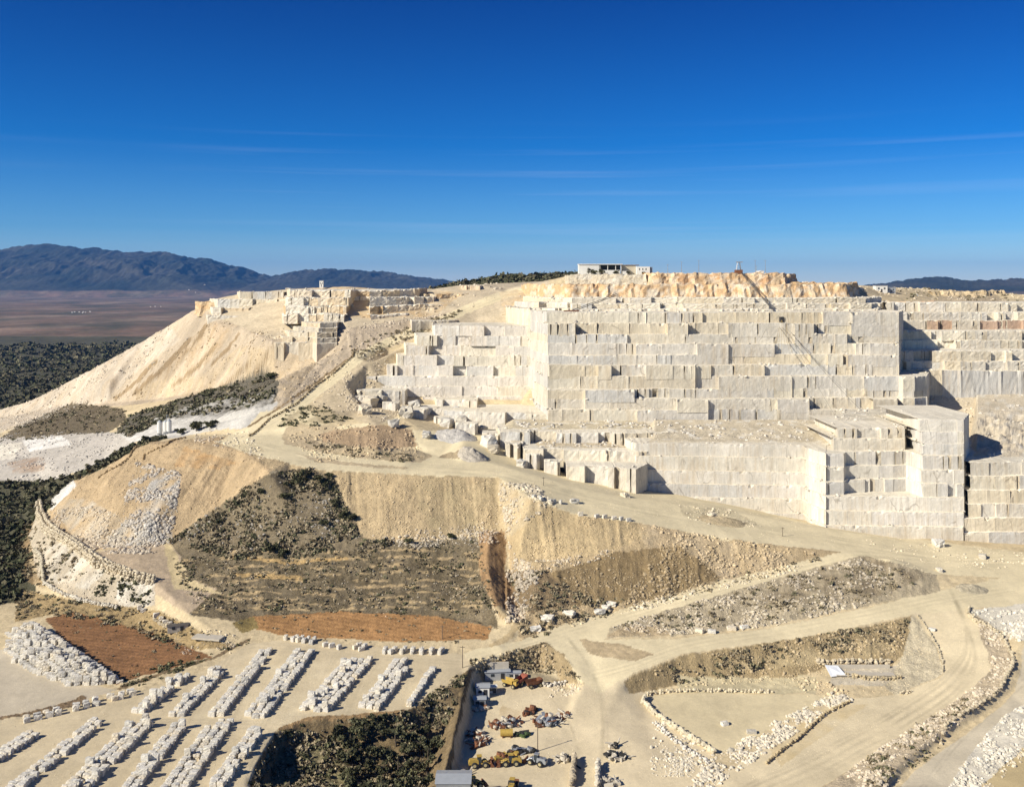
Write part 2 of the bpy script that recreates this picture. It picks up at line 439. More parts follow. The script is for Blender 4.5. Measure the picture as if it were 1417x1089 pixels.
# lower left spoil heap
T((250, 612, 47.5), (200, 615, 44), (140, 650, 32), (100, 668, 22.5), (72, 702, 13.2))
T((58, 718, 11.2), (74, 728, 11.4), (130, 752, 12), (190, 757, 13.2))
T1((170, 700, 27), (230, 690, 31))
T((185, 603, 37), (140, 640, 25), (90, 655, 19), (60, 690, 9))
T1((235, 602, 43), (285, 590, 46.5), (345, 590, 53), (0, 625, 18), (60, 640, 19.5), (0, 655, 14), (150, 620, 29))
T1((30, 690, 5), (20, 760, -3), (30, 830, -5), (-120, 700, 0), (-120, 820, -8), (-150, 900, -6))
T((52, 698, 11), (75, 738, 11.6), (130, 775, 11.6), (175, 795, 10), (215, 806, 9))
T((36, 722, 4), (46, 765, 1.5), (58, 797, 0.5), (110, 824, 0.6), (165, 840, 0.5), (212, 834, 4.5))
T1((190, 775, 12), (242, 830, 7.5), (290, 870, 3.6), (330, 889, 1))
T1((75, 852, -2), (40, 870, -2.4), (200, 870, -1.4), (288, 905, 0), (160, 945, -1.2), (20, 900, -2), (0, 960, -2), (-60, 940, -2))
# big spoil hill at the left
T((-40, 610, 6), (20, 585, 14), (90, 560, 27), (150, 558, 33), (230, 550, 46), (300, 537, 58), (380, 518, 71.5), (400, 530, 67))
W((20, 880, 14), (40, 890, 26), (110, 880, 49.8), (200, 850, 83.8), (278, 800, 113), (290, 747, 102.5))
W1((300, 720, 85.6), (230, 760, 66), (150, 820, 49), (340, 690, 86))
T1((60, 585, 26), (120, 582, 31), (170, 580, 38))
W((290, 747, 102.5), (340, 715, 98), (375, 660, 92.5), (480, 660, 98), (600, 695, 106))
W1((385, 591, 74), (430, 620, 81), (345, 555, 57), (250, 600, 44), (470, 640, 88))
# haul road up to the top
W((345, 531, 51), (400, 556, 59.3), (450, 597, 71), (490, 628, 84.8), (540, 655, 94), (600, 685, 104), (640, 712, 113), (680, 732, 121.3), (720, 747, 126.8))
W((375, 528, 51), (430, 553, 59.3), (478, 592, 71), (510, 620, 82), (570, 655, 93.6), (622, 690, 104.5), (660, 715, 113.5), (700, 730, 121.3), (745, 740, 126.5))
T1((430, 585, 56), (460, 570, 60))
W1((500, 560, 60), (545, 560, 58), (498, 598, 62), (535, 600, 61.5), (535, 640, 80), (565, 645, 84))
T1((575, 590, 55), (640, 602, 49.5), (700, 622, 44.6))
# under and behind the quarry
W1((760, 505, 36), (900, 500, 28), (1000, 500, 22), (1120, 480, 16), (1250, 480, 10), (1420, 492, 9), (1560, 492, 9))
W1((560, 592, 59), (610, 594, 57), (660, 592, 57), (722, 590, 56), (745, 530, 47), (690, 560, 47.5), (660, 678, 92), (722, 680, 92), (605, 640, 70), (660, 645, 70), (722, 640, 70), (690, 705, 109), (745, 700, 109), (760, 655, 95))
W1((760, 640, 92), (900, 640, 92), (1200, 640, 88), (1300, 592, 68), (1420, 575, 60), (1300, 552, 50), (1420, 545, 46), (1560, 560, 50), (1350, 556, 49))
W((700, 755, 125), (745, 740, 126.5), (790, 745, 131), (800, 750, 139.3), (950, 745, 139.3), (1090, 742, 139.2), (1104, 742, 133), (1178, 730, 130), (1215, 725, 122), (1300, 740, 118.5), (1417, 750, 118), (1600, 760, 118))
W1((1262, 600, 70), (1300, 600, 70), (1440, 602, 69), (1560, 602, 69), (1310, 690, 95), (1440, 690, 95), (1560, 690, 95))
W1((800, 900, 136), (1090, 900, 134), (1230, 790, 127), (1290, 795, 122), (1310, 815, 124.8), (1370, 815, 124.4), (1400, 790, 120))
# back of the left plateau
W((290, 800, 119), (330, 795, 124), (400, 790, 128), (480, 775, 130), (545, 775, 127), (600, 790, 128), (640, 800, 131), (665, 800, 131.5), (700, 800, 128))
W1((330, 905, 85), (500, 950, 90), (640, 980, 118), (250, 905, 70))
W1((700, 1100, 141), (780, 1110, 143), (640, 1100, 134), (560, 1150, 118))
for px, z in ((-500, -30), (0, -28), (160, -12), (300, 15), (450, 45), (640, 95), (780, 116), (1100, 112), (1417, 104), (1900, 100)):
    W1((px, 1400, z))
W1((-500, 1000, -10), (-100, 1000, -12), (60, 1000, -8), (160, 1000, 20))
for px, z in ((-500, -58), (160, -52), (640, 10), (900, 30), (1417, 40), (1900, 40)):
    W1((px, 2600, z))
for Y in (6000, 11000, 16500):
    for px, z in ((-500, -60), (300, -60), (640, -60), (900, -40), (1200, -20), (1900, -20)):
        if Y == 11000 and px >= 1200: z = 30
        W1((px, Y, z))
crest = [(-500, 352), (-200, 346), (0, 343), (30, 338), (70, 337), (100, 343), (140, 344), (190, 347), (230, 349), (260, 358), (300, 364), (340, 374), (370, 379.5), (385, 383), (420, 377), (460, 376), (530, 377), (560, 380), (600, 386), (640, 393), (700, 397)]
W(*[(px, 21000, CAMZ + (HY - py) * 21000 / FPX) for px, py in crest])
W(*[(px, 14000, CAMZ + (HY - py) * 14000 / FPX) for px, py in ((900, 401), (1170, 399), (1215, 393), (1260, 388), (1320, 384), (1417, 382), (1600, 382), (1900, 390))])
for px in (-500, 0, 400, 700, 1000, 1400, 1900): W1((px, 27000, -60)); W1((px, 60000, -60))

def build_tin():
    co = [Vector((a, b)) for a, b, z in PTS]
    r = delaunay_2d_cdt(co, EDG, [], 0, 1e-6)
    verts, faces, orig = r[0], r[2], r[3]
    src = np.array([(a, b) for a, b, z in PTS]); zz = np.array([z for a, b, z in PTS])
    z = []
    for i, v in enumerate(verts):
        if orig[i]: z.append(zz[orig[i][0]])
        else:
            d = (src[:, 0] - v.x) ** 2 + (src[:, 1] - v.y) ** 2
            k = np.argsort(d)[:2]; w = 1 / (d[k] + 1e-9); z.append(float((zz[k] * w).sum() / w.sum()))
    return np.array([(v.x, v.y) for v in verts]), np.array(z), faces

def sample_tin(U, B):
    """U: column angles (nu), B: log distances (nb) -> heights (nb, nu)"""
    V, Z, faces = build_tin()
    H = np.full((len(B), len(U)), np.nan)
    for f in faces:
        a, b, c = (V[i] for i in f); za, zb, zc = (Z[i] for i in f)
        i0, i1 = np.searchsorted(U, min(a[0], b[0], c[0]) - 1e-9), np.searchsorted(U, max(a[0], b[0], c[0]) + 1e-9)
        j0, j1 = np.searchsorted(B, min(a[1], b[1], c[1]) - 1e-9), np.searchsorted(B, max(a[1], b[1], c[1]) + 1e-9)
        if i1 <= i0 or j1 <= j0: continue
        uu, bb = np.meshgrid(U[i0:i1], B[j0:j1])
        den = (b[1] - c[1]) * (a[0] - c[0]) + (c[0] - b[0]) * (a[1] - c[1])
        if abs(den) < 1e-14: continue
        l1 = ((b[1] - c[1]) * (uu - c[0]) + (c[0] - b[0]) * (bb - c[1])) / den
        l2 = ((c[1] - a[1]) * (uu - c[0]) + (a[0] - c[0]) * (bb - c[1])) / den
        l3 = 1 - l1 - l2
        ok = (l1 >= -1e-9) & (l2 >= -1e-9) & (l3 >= -1e-9)
        sub = H[j0:j1, i0:i1]; sub[ok] = (l1 * za + l2 * zb + l3 * zc)[ok]
    return H

NU = 1120
U = np.linspace(-0.70, 0.70, NU)
B = np.concatenate([np.linspace(math.log(212), math.log(1150), 800, endpoint=False), np.linspace(math.log(1150), math.log(9000), 150, endpoint=False), np.linspace(math.log(9000), math.log(16000), 40, endpoint=False), np.linspace(math.log(16000), math.log(24000), 190, endpoint=False), np.linspace(math.log(24000), math.log(55000), 20)])
NB = len(B)
H = sample_tin(U, B)
if np.isnan(H).any():
    for j in range(NB):
        bad = np.isnan(H[j])
        if bad.all(): H[j] = H[j - 1] if j else 0
        elif bad.any(): H[j, bad] = np.interp(U[bad], U[~bad], H[j, ~bad])
def blur(A, n):
    for _ in range(n):
        A = np.pad(A, 1, mode='edge')
        A = (A[1:-1, 1:-1] * 4 + A[:-2, 1:-1] + A[2:, 1:-1] + A[1:-1, :-2] + A[1:-1, 2:]) / 8
    return A
H = blur(H, 4)
Yg = np.exp(B)[:, None] * np.ones((1, NU))
Xg = U[None, :] * Yg
H0 = H.copy()
PX = CX + FPX * U[None, :] * np.ones((NB, 1))
def pyof(Hh): return HY + FPX * (CAMZ - Hh) / Yg
PY = pyof(H)
NEAR = Yg < 1150

# slope strength (used for gullies and rocks only on the steep ground)
def slope(Hh):
    dHy = np.gradient(Hh, axis=0) / np.gradient(Yg, axis=0)
    dHx = np.gradient(Hh, axis=1) / np.gradient(Xg, axis=1)
    return np.hypot(dHx, dHy)
SL = blur(np.where(NEAR, slope(H), 0), 3)
steep = np.clip((SL - 0.25) / 0.3, 0, 1) * NEAR

# ---------------------------------------------------------------- zones (ground cover), traced on the ground
wx = fbm(Xg / 6.0, Yg / 6.0, 3, 3) * 3.5 + fbm(Xg / 1.7, Yg / 1.7, 5, 2) * 1.2
wy = fbm(Xg / 6.0, Yg / 6.0, 9, 3) * 2.2 + fbm(Xg / 1.7, Yg / 1.7, 8, 2) * 0.8
QX, QY = PX + wx, PY + wy
G_, R_, S_, B_, F_, V_, MTN = 0, 1, 2, 3, 4, 5, 6
ZONE = np.full(H.shape, G_, np.int8)
COLR = np.zeros(H.shape + (3,), np.float32)
C_dust = (0.56, 0.455, 0.28); C_road = (0.66, 0.565, 0.365); C_spoil = (0.455, 0.35, 0.205); C_spoilpale = (0.54, 0.455, 0.325)
C_white = (0.66, 0.63, 0.57); C_scrub = (0.20, 0.16, 0.10); C_red = (0.37, 0.205, 0.085); C_brown = (0.25, 0.13, 0.058)
C_forest = (0.085, 0.08, 0.048); C_bank = (0.33, 0.235, 0.125); C_gold = (0.48, 0.37, 0.21); C_grey = (0.44, 0.415, 0.37)
COLR[:] = C_dust
def zone(poly, cls, col, soft=0.0):
    m = in_poly(QX, QY, poly) & (Yg < 1250)
    if cls is not None: ZONE[m] = cls
    if soft > 0:
        k = np.clip(0.5 + fbm(Xg / 9, Yg / 9, int(poly[0][0]) + 3, 4) * 1.1, 0, 1)[m][:, None] * soft
        COLR[m] = COLR[m] * (1 - k) + np.array(col) * k
    else: COLR[m] = col
    return m
def stripe(pts, w, cls, col, ysc=1.6, ymax=1250, gate=None):
    m = (line_dist(QX, QY, pts, ysc) < w) & (Yg < ymax)
    if gate is not None: m &= fbm(Xg / 13, Yg / 6, gate, 4) > -0.02
    if cls is not None: ZONE[m] = cls
    COLR[m] = col
    return m

far = Yg >= 1250
# distant land
COLR[far] = (0.12, 0.09, 0.06); ZONE[far] = V_
ff = fbm(Xg / 700, Yg / 1500, 31, 5, 0.65); f2 = np.clip(0.5 + fbm(Xg / 420 + Yg / 2000, Yg / 900, 37, 4, 0.7), 0, 1)
plainm = far & (Yg > 2600) & (H < 40)
cA, cB, cC = np.array((0.20, 0.13, 0.088)), np.array((0.085, 0.08, 0.05)), np.array((0.31, 0.23, 0.165))
t = np.clip(f2 * 1.5 - 0.3, 0, 1)[..., None]; t2 = np.clip(ff * 1.6, 0, 1)[..., None]
pc = cA * (1 - t) + cB * t; pc = pc * (1 - t2) + cC * t2
COLR[plainm] = pc[plainm]
mt = (Yg > 9000) & (H > 60)
ZONE[mt] = MTN
k = np.clip(0.5 + fbm(Xg / 1500, Yg / 2500 + H / 300, 41, 4), 0, 1)[..., None]
mc = np.array((0.016, 0.024, 0.018)) * (1 - k) + np.array((0.065, 0.06, 0.045)) * k
COLR[mt] = mc[mt]
forest = (Yg >= 900) & (Yg < 3600) & (U[None, :] < -0.02 + 0 * Yg) & ~((Yg < 1250) & (H > 60) & (PX > 280))
COLR[forest] = C_forest; ZONE[forest & (Yg < 3000 + 500 * fbm(Xg / 300, Yg / 300, 45, 3))] = B_; 
ridge = (Yg > 960) & (Yg < 1500) & (PX > 520)
COLR[ridge] = (0.07, 0.062, 0.035); ZONE[ridge] = B_

# ground around the top and the left plateau
zone([(180, 440), (280, 418), (330, 400), (500, 395), (660, 385), (760, 380), (760, 440), (600, 470), (380, 480), (280, 460)], G_, (0.54, 0.45, 0.31))
zone([(400, 395), (560, 400), (640, 405), (600, 440), (500, 440), (400, 440)], G_, (0.55, 0.38, 0.19), 0.8)
# big spoil hill
zone([(-60, 615), (20, 545), (120, 505), (270, 415), (300, 440), (380, 470), (640, 430), (590, 462), (500, 495), (470, 530), (400, 575), (345, 600), (300, 545), (170, 562), (90, 565), (20, 590)], S_, (0.49, 0.40, 0.285))
zone([(-60, 615), (20, 545), (120, 505), (230, 445), (250, 470), (180, 520), (150, 555), (40, 588)], S_, (0.56, 0.49, 0.39), 0.9)
zone([(210, 520), (290, 445), (330, 450), (290, 500), (240, 530)], S_, (0.40, 0.29, 0.17), 0.8)
zone([(330, 480), (400, 480), (440, 500), (400, 550), (300, 545), (180, 555), (200, 530), (280, 520)], S_, (0.53, 0.41, 0.25), 0.8)
for a_, b_, w_ in (((262, 470), (185, 545), 3.2), ((300, 478), (240, 535), 2.6), ((330, 462), (292, 505), 2.2), ((215, 500), (160, 552), 2.4), ((345, 500), (300, 540), 2.0), ((285, 450), (255, 490), 2.0), ((370, 490), (352, 516), 1.8)):
    stripe([a_, ((a_[0] + b_[0]) / 2 + 4, (a_[1] + b_[1]) / 2), b_], w_, S_, (0.31, 0.225, 0.13), 1.0)
zone([(-60, 650), (20, 592), (100, 558), (170, 565), (175, 580), (150, 600), (80, 606), (0, 612)], B_, (0.15, 0.12, 0.075))
zone([(-60, 612), (60, 603), (160, 598), (230, 600), (180, 615), (150, 640), (100, 655), (70, 668), (-60, 664)], G_, (0.46, 0.42, 0.36))
zone([(30, 608), (85, 603), (100, 615), (40, 625)], G_, C_white)
zone([(-60, 618), (30, 612), (20, 635), (-60, 640)], G_, (0.62, 0.57, 0.47))
zone([(10, 640), (60, 630), (62, 652), (20, 655)], G_, (0.33, 0.22, 0.14), 0.9)
zone([(165, 603), (230, 575), (330, 560), (385, 556), (360, 590), (300, 595), (250, 605), (180, 612)], G_, (0.50, 0.475, 0.42))
zone([(170, 603), (215, 585), (260, 590), (240, 604), (180, 612)], G_, C_white, .8)
zone([(160, 596), (180, 575), (300, 537), (370, 512), (386, 530), (380, 558), (300, 575), (230, 580), (180, 605)], B_, (0.13, 0.115, 0.085))
zone([(300, 548), (380, 545), (375, 560), (300, 580), (230, 590), (210, 580)], B_, (0.42, 0.40, 0.36), 1.0)
# dark forest at the left edge
zone([(-200, 664), (60, 665), (110, 655), (180, 618), (215, 603), (228, 606), (160, 640), (100, 668), (70, 700), (56, 720), (40, 760), (50, 830), (-200, 860)], B_, C_forest)
zone([(28, 725), (60, 720), (70, 790), (60, 815), (30, 800)], B_, (0.30, 0.20, 0.10), 0.9)
# lower left heap
zone([(95, 668), (140, 650), (205, 612), (330, 602), (400, 640), (370, 655), (300, 705), (232, 752), (130, 762), (65, 730), (72, 698)], S_, (0.47, 0.35, 0.205))
zone([(215, 655), (250, 660), (235, 752), (140, 760), (190, 700)], S_, C_grey, 1.0)
zone([(70, 690), (120, 690), (180, 720), (230, 745), (200, 762), (100, 745)], S_, (0.50, 0.44, 0.34), 0.9)
zone([(66, 698), (100, 662), (106, 672), (72, 706)], S_, C_white)
zone([(255, 618), (330, 640), (300, 650), (240, 645)], S_, (0.53, 0.33, 0.15), 0.9)
# spoil slopes in the middle
zone([(330, 618), (450, 648), (690, 656), (735, 686), (880, 718), (1180, 762), (1100, 786), (1000, 810), (860, 850), (720, 890), (700, 745), (660, 740), (600, 748), (500, 752), (460, 655), (380, 652)], S_, C_spoil)
zone([(560, 655), (640, 655), (665, 740), (600, 748)], S_, (0.40, 0.32, 0.185), 0.9)
zone([(640, 655), (700, 660), (700, 740), (660, 735)], S_, (0.48, 0.38, 0.22), 0.9)
zone([(700, 690), (860, 715), (900, 740), (840, 765), (720, 785), (700, 740)], S_, C_gold)
zone([(880, 722), (1100, 768), (1090, 790), (1000, 812), (900, 780)], S_, (0.45, 0.36, 0.235), 0.9)
zone([(740, 800), (850, 765), (940, 755), (1000, 800), (900, 830), (760, 840)], S_, (0.255, 0.185, 0.095))
zone([(700, 790), (760, 790), (800, 835), (720, 850)], B_, (0.22, 0.16, 0.09))
# scrub hill and terraces
zone([(232, 750), (300, 702), (372, 655), (425, 648), (460, 656), (480, 700), (505, 745), (560, 752), (660, 742), (668, 800), (685, 850), (690, 870), (640, 860), (450, 855), (330, 860), (262, 850), (238, 800)], B_, C_scrub)
zone([(240, 772), (450, 764), (662, 748), (668, 800), (690, 868), (640, 858), (450, 853), (330, 858), (262, 848), (238, 800)], B_, (0.125, 0.098, 0.055), 1.0)
for yy, a in ((762, 30), (771, 0), (783, 60), (792, 30), (803, 10), (812, -10), (820, 30), (828, 0), (834, 40), (841, 10)):
    stripe([(255 + a, yy + 4), (350, yy), (470, yy + 3), (560, yy - 2), (665, yy + 5)], 1.8, B_, (0.40, 0.30, 0.165), 1.0, gate=int(yy))
stripe([(320, 770), (400, 778), (480, 772)], 2.5, B_, (0.42, 0.29, 0.13), 1.0)
stripe([(330, 795), (420, 800)], 2.5, B_, (0.42, 0.29, 0.13), 1.0)
zone([(330, 866), (345, 853), (470, 846), (600, 852), (680, 868), (676, 884), (560, 888), (400, 880)], F_, C_red)
zone([(320, 862), (350, 853), (360, 868), (335, 876)], F_, (0.24, 0.18, 0.07))
# berm beside the gully
zone([(662, 735), (700, 735), (700, 790), (722, 855), (715, 868), (690, 850), (664, 800)], S_, (0.33, 0.21, 0.105))
stripe([(690, 842), (715, 862), (708, 878), (680, 895)], 4.5, G_, (0.45, 0.35, 0.2), 1.0)
# left centre
zone([(120, 766), (232, 748), (250, 770), (262, 800), (300, 815), (260, 850), (200, 812)], G_, (0.42, 0.33, 0.225))
zone([(225, 750), (238, 755), (262, 800), (310, 822), (240, 815)], G_, (0.52, 0.42, 0.24))
zone([(55, 700), (75, 745), (130, 785), (215, 805), (214, 838), (160, 842), (105, 828), (52, 798), (40, 740)], S_, (0.48, 0.41, 0.30))
zone([(85, 750), (150, 785), (120, 815), (60, 800), (60, 760)], S_, (0.62, 0.57, 0.47), 1.0)
zone([(160, 805), (215, 806), (212, 838), (165, 840)], S_, (0.66, 0.63, 0.55), 0.9)
zone([(28, 815), (110, 832), (220, 845), (300, 885), (330, 895), (250, 900), (180, 870), (70, 850), (20, 860)], B_, (0.34, 0.25, 0.125))
zone([(62, 856), (100, 846), (200, 872), (292, 908), (230, 925), (160, 947), (110, 915)], F_, C_brown)
zone([(-60, 905), (30, 895), (110, 940), (160, 955), (100, 975), (-60, 1010)], R_, (0.52, 0.45, 0.33))
stripe([(-60, 1008), (60, 985), (115, 968)], 5, B_, (0.20, 0.14, 0.08), 1.0)
stripe([(165, 952), (230, 930), (300, 908), (345, 885)], 2.2, B_, (0.22, 0.16, 0.09), 1.0)
# stock yard
zone([(-150, 1018), (100, 980), (200, 955), (290, 925), (345, 890), (400, 885), (640, 905), (655, 918), (640, 935), (598, 968), (560, 988), (470, 996), (420, 1000), (382, 1014), (350, 1065), (340, 1200), (-200, 1200)], R_, (0.57, 0.475, 0.31))
zone([(300, 925), (560, 905), (600, 960), (400, 1000), (260, 1010)], R_, (0.61, 0.52, 0.35), 0.8)
zone([(382, 1012), (420, 998), (470, 993), (560, 985), (598, 965), (642, 930), (655, 925), (630, 1020), (612, 1200), (340, 1200), (352, 1062)], B_, (0.19, 0.14, 0.075))
zone([(400, 1030), (475, 1018), (478, 1200), (380, 1200)], B_, (0.20, 0.17, 0.09))
stripe([(388, 1008), (425, 995), (500, 990), (560, 985)], 3.2, B_, (0.30, 0.20, 0.10), 1.0)
# machine yard and central road
zone([(668, 940), (700, 935), (790, 955), (806, 950), (830, 900), (900, 960), (985, 1040), (900, 1200), (620, 1200), (640, 1040)], R_, (0.62, 0.52, 0.345))
zone([(655, 918), (700, 900), (755, 888), (780, 905), (803, 945), (770, 945), (745, 932), (700, 940), (668, 945)], S_, (0.34, 0.26, 0.145))
zone([(705, 925), (770, 925), (775, 940), (720, 945)], G_, (0.38, 0.32, 0.21))
zone([(695, 975), (720, 985), (710, 1000), (690, 990)], R_, (0.44, 0.33, 0.18), 0.8)
# road 1, road 2 and the bits between
zone([(640, 903), (720, 886), (760, 870), (850, 846), (1000, 803), (1100, 780), (1170, 762), (1200, 768), (1080, 802), (930, 844), (845, 870), (836, 885), (930, 884), (1060, 870), (1200, 841), (1290, 818), (1330, 812), (1420, 790), (1560, 790), (1560, 830), (1400, 838), (1345, 842), (1300, 850), (1262, 850), (1180, 868), (1100, 884), (1000, 896), (940, 906), (862, 938), (830, 960), (800, 940), (780, 905), (755, 888), (655, 920)], R_, C_road)
zone([(800, 884), (870, 893), (905, 905), (880, 915), (815, 905)], G_, (0.42, 0.33, 0.2))
zone([(845, 868), (930, 842), (1080, 799), (1190, 769), (1235, 767), (1295, 792), (1300, 818), (1200, 838), (1060, 867), (930, 880), (840, 882)], S_, (0.43, 0.36, 0.24))
zone([(1040, 815), (1190, 772), (1240, 770), (1290, 795), (1200, 832), (1060, 840)], S_, (0.24, 0.19, 0.12), 1.0)
zone([(838, 880), (870, 865), (920, 868), (930, 880)], S_, (0.46, 0.36, 0.22))
zone([(862, 942), (940, 908), (1000, 898), (1180, 871), (1262, 853), (1250, 905), (1232, 922), (1140, 926), (1100, 938), (1040, 942), (940, 947), (870, 960)], S_, (0.36, 0.275, 0.15))
zone([(1000, 915), (1240, 880), (1240, 905), (1130, 920), (1010, 930)], S_, (0.50, 0.40, 0.23), 0.9)
zone([(935, 935), (1040, 938), (1130, 935), (1130, 960), (940, 958)], G_, (0.50, 0.43, 0.27))
zone([(890, 962), (940, 958), (1160, 962), (1080, 1000), (1010, 1040), (985, 1042)], R_, (0.62, 0.525, 0.33))
zone([(1150, 925), (1245, 920), (1250, 948), (1150, 948)], G_, (0.50, 0.44, 0.33))
zone([(1262, 853), (1290, 870), (1306, 932), (1240, 962), (1225, 950), (1250, 905)], S_, (0.52, 0.45, 0.31))
zone([(1262, 850), (1345, 843), (1375, 925), (1345, 953), (1290, 992), (1210, 1042), (1120, 1100), (960, 1100), (1060, 1030), (1160, 968), (1240, 962), (1306, 935), (1305, 905)], R_, (0.64, 0.54, 0.355))
zone([(1060, 1030), (1150, 975), (1200, 975), (1150, 1010), (1080, 1060)], R_, (0.56, 0.44, 0.24), 0.9)
zone([(1345, 845), (1395, 885), (1405, 920), (1388, 952), (1345, 988), (1245, 1062), (1210, 1110), (1110, 1110), (1210, 1041), (1290, 991), (1345, 953), (1374, 925)], S_, (0.50, 0.41, 0.28))
zone([(1412, 930), (1402, 962), (1358, 999), (1262, 1069), (1230, 1110), (1310, 1110), (1360, 1050), (1440, 985), (1500, 930), (1417, 880)], R_, (0.55, 0.48, 0.35))
zone([(1440, 960), (1390, 990), (1345, 1040), (1300, 1110), (1340, 1110), (1417, 1040), (1500, 1000)], G_, (0.60, 0.55, 0.44))
zone([(1330, 1110), (1417, 1035), (1560, 1010), (1560, 1150)], R_, (0.53, 0.42, 0.23))
zone([(1340, 845), (1420, 835), (1520, 850), (1500, 890), (1410, 885), (1380, 870)], G_, (0.62, 0.57, 0.46))
# plateau road, quarry floor
zone([(300, 612), (345, 588), (360, 570), (420, 560), (450, 590), (480, 600), (560, 595), (700, 600), (800, 640), (900, 670), (1140, 728), (1420, 765), (1600, 770), (1600, 800), (1420, 800), (1300, 795), (1180, 765), (1000, 746), (880, 723), (800, 713), (735, 691), (690, 661), (560, 657), (450, 651), (400, 642), (330, 623)], R_, C_road)
zone([(400, 585), (470, 590), (600, 630), (560, 650), (440, 640), (400, 622), (390, 605)], G_, (0.46, 0.37, 0.235))
zone([(420, 608), (480, 616), (590, 632), (560, 640), (450, 628)], S_, (0.31, 0.245, 0.15), 0.9)
zone([(440, 600), (520, 586), (570, 595), (578, 618), (520, 622), (450, 612)], S_, (0.36, 0.26, 0.16))
zone([(605, 633), (640, 620), (660, 636)], S_, (0.34, 0.27, 0.17))
stripe([(470, 592), (520, 586), (560, 575)], 4, R_, C_road, 1.6)
stripe([(350, 604), (430, 628), (520, 640), (640, 647), (720, 655)], 6, R_, C_road, 1.6)
zone([(385, 590), (400, 565), (440, 560), (490, 580), (430, 590)], G_, (0.33, 0.27, 0.16), 0.9)
zone([(430, 560), (500, 500), (560, 480), (580, 560), (520, 590)], G_, (0.50, 0.41, 0.27))
zone([(1280, 520), (1440, 500), (1440, 640), (1290, 640)], G_, (0.54, 0.46, 0.33))
zone([(690, 665), (740, 670), (760, 700), (700, 745)], S_, (0.50, 0.42, 0.28), 0.9)
zone([(940, 700), (1010, 705), (1050, 725), (1000, 730), (945, 712)], G_, (0.46, 0.39, 0.25), 0.9)
# haul road climbing to the top
stripe([(338, 605), (372, 583), (410, 562), (455, 530), (500, 492), (550, 468), (605, 446), (648, 427), (690, 410), (730, 400)], 9, R_, C_road, 1.8)
stripe([(345, 590), (385, 565), (440, 528), (488, 492), (495, 480)], 1.6, G_, (0.24, 0.17, 0.09), 1.2)

zone([(1290, 425), (1300, 404), (1370, 402), (1395, 420), (1440, 430)], S_, (0.46, 0.37, 0.24))
zone([(1180, 395), (1290, 403), (1290, 425), (1200, 425)], G_, (0.40, 0.32, 0.21), 0.8)
COLR[ridge] = (0.085, 0.075, 0.045); ZONE[ridge] = B_
m_ = forest & (Yg > 960); COLR[m_] = C_forest; ZONE[m_ & (Yg < 3000)] = B_
zone([(690, 405), (760, 395), (800, 395), (800, 435), (700, 440)], G_, (0.56, 0.42, 0.25), .9)
# tracks of wheels on the roads: real darker and paler lanes of dust
rmask = ZONE == R_
COLR[rmask] *= (1 + 0.07 * fbm(Xg / 9, Yg / 30, 73, 4)[rmask] + 0.05 * fbm(Xg / 1.8, Yg / 12, 75, 3)[rmask])[:, None]
COLR *= (1 + 0.16 * fbm(Xg / 22, Yg / 22, 51, 4) * (Yg < 1250))[..., None]
# streaks down the spoil slopes (sorted by grain size as it was tipped)
sdir = np.where(PX < 480, 0.75, np.where(PX < 700, -0.05, np.where(PX < 900, -0.15, -0.25)))
sdir = np.where((PX < 420) & (PY > 600) & (PX > 60), 0.62, sdir)
sdir = np.where((PX < 230) & (PY > 745), 0.9, sdir)
sdir = np.where((PX > 830) & (PY > 770), -0.1, sdir)
gx = PX + (PY - 600) * sdir
gul = (vnoise(gx / 5.5 + fbm(Xg / 12, Yg / 12, 61, 2) * 0.6, PY / 130, 63) - 0.5) + 0.5 * (vnoise(gx / 2.2, PY / 60, 65) - 0.5) + 0.9 * (vnoise(gx / 17.0, PY / 200, 67) - 0.5)
sm = (ZONE == S_)
COLR[sm] *= (1 + 0.24 * gul[sm] + 0.12 * fbm(Xg / 5, Yg / 5, 55, 4)[sm])[:, None]
fm = ZONE == F_
COLR[fm] *= (1 + 0.38 * fbm(Xg / 7, Yg / 3, 57, 4)[fm] + 0.25 * fbm(Xg / 22, Yg / 14, 59, 3)[fm] + 0.12 * np.sin((Yg + 0.35 * Xg) * 2.4 + 2 * fbm(Xg / 9, Yg / 9, 58, 2))[fm])[:, None]
COLR = np.clip(COLR, 0.01, 0.8)

# wheel tracks: paler packed and darker loosened lanes along the roads
def track(pts, offs, wpx=1.3, mul=0.86, seed=1):
    P2 = []
    for a, b in zip(pts[:-1], pts[1:]):
        n = max(2, int(math.hypot(b[0] - a[0], b[1] - a[1]) / 8)); P2 += [(a[0] + (b[0] - a[0]) * t / n, a[1] + (b[1] - a[1]) * t / n) for t in range(n)]
    P2.append(pts[-1])
    x = np.array([p[0] for p in P2]); y = np.array([p[1] for p in P2])
    for _ in range(4): x[1:-1] = (x[:-2] + 2 * x[1:-1] + x[2:]) / 4; y[1:-1] = (y[:-2] + 2 * y[1:-1] + y[2:]) / 4
    box = (PY > y.min() - 30) & (PY < y.max() + 30) & (PX > x.min() - 30) & (PX < x.max() + 30) & (ZONE == R_) & (Yg < 900)
    if not box.any(): return
    px_, py_ = PX[box] + 1.5 * fbm(Xg[box] / 20, Yg[box] / 20, seed, 2), PY[box] + 1.0 * fbm(Xg[box] / 20, Yg[box] / 20, seed + 5, 2)
    gate = np.clip(0.55 + 1.2 * fbm(Xg[box] / 16, Yg[box] / 16, seed + 9, 3), 0, 1)
    f = np.ones(len(px_))
    for o, m in offs:
        d = line_dist(px_, py_, list(zip(x + o * .5, y + o)), 1.5)
        f *= 1 + (m - 1) * gate * np.clip(1.6 - d / wpx, 0, 1)
    COLR[box] *= f[:, None]
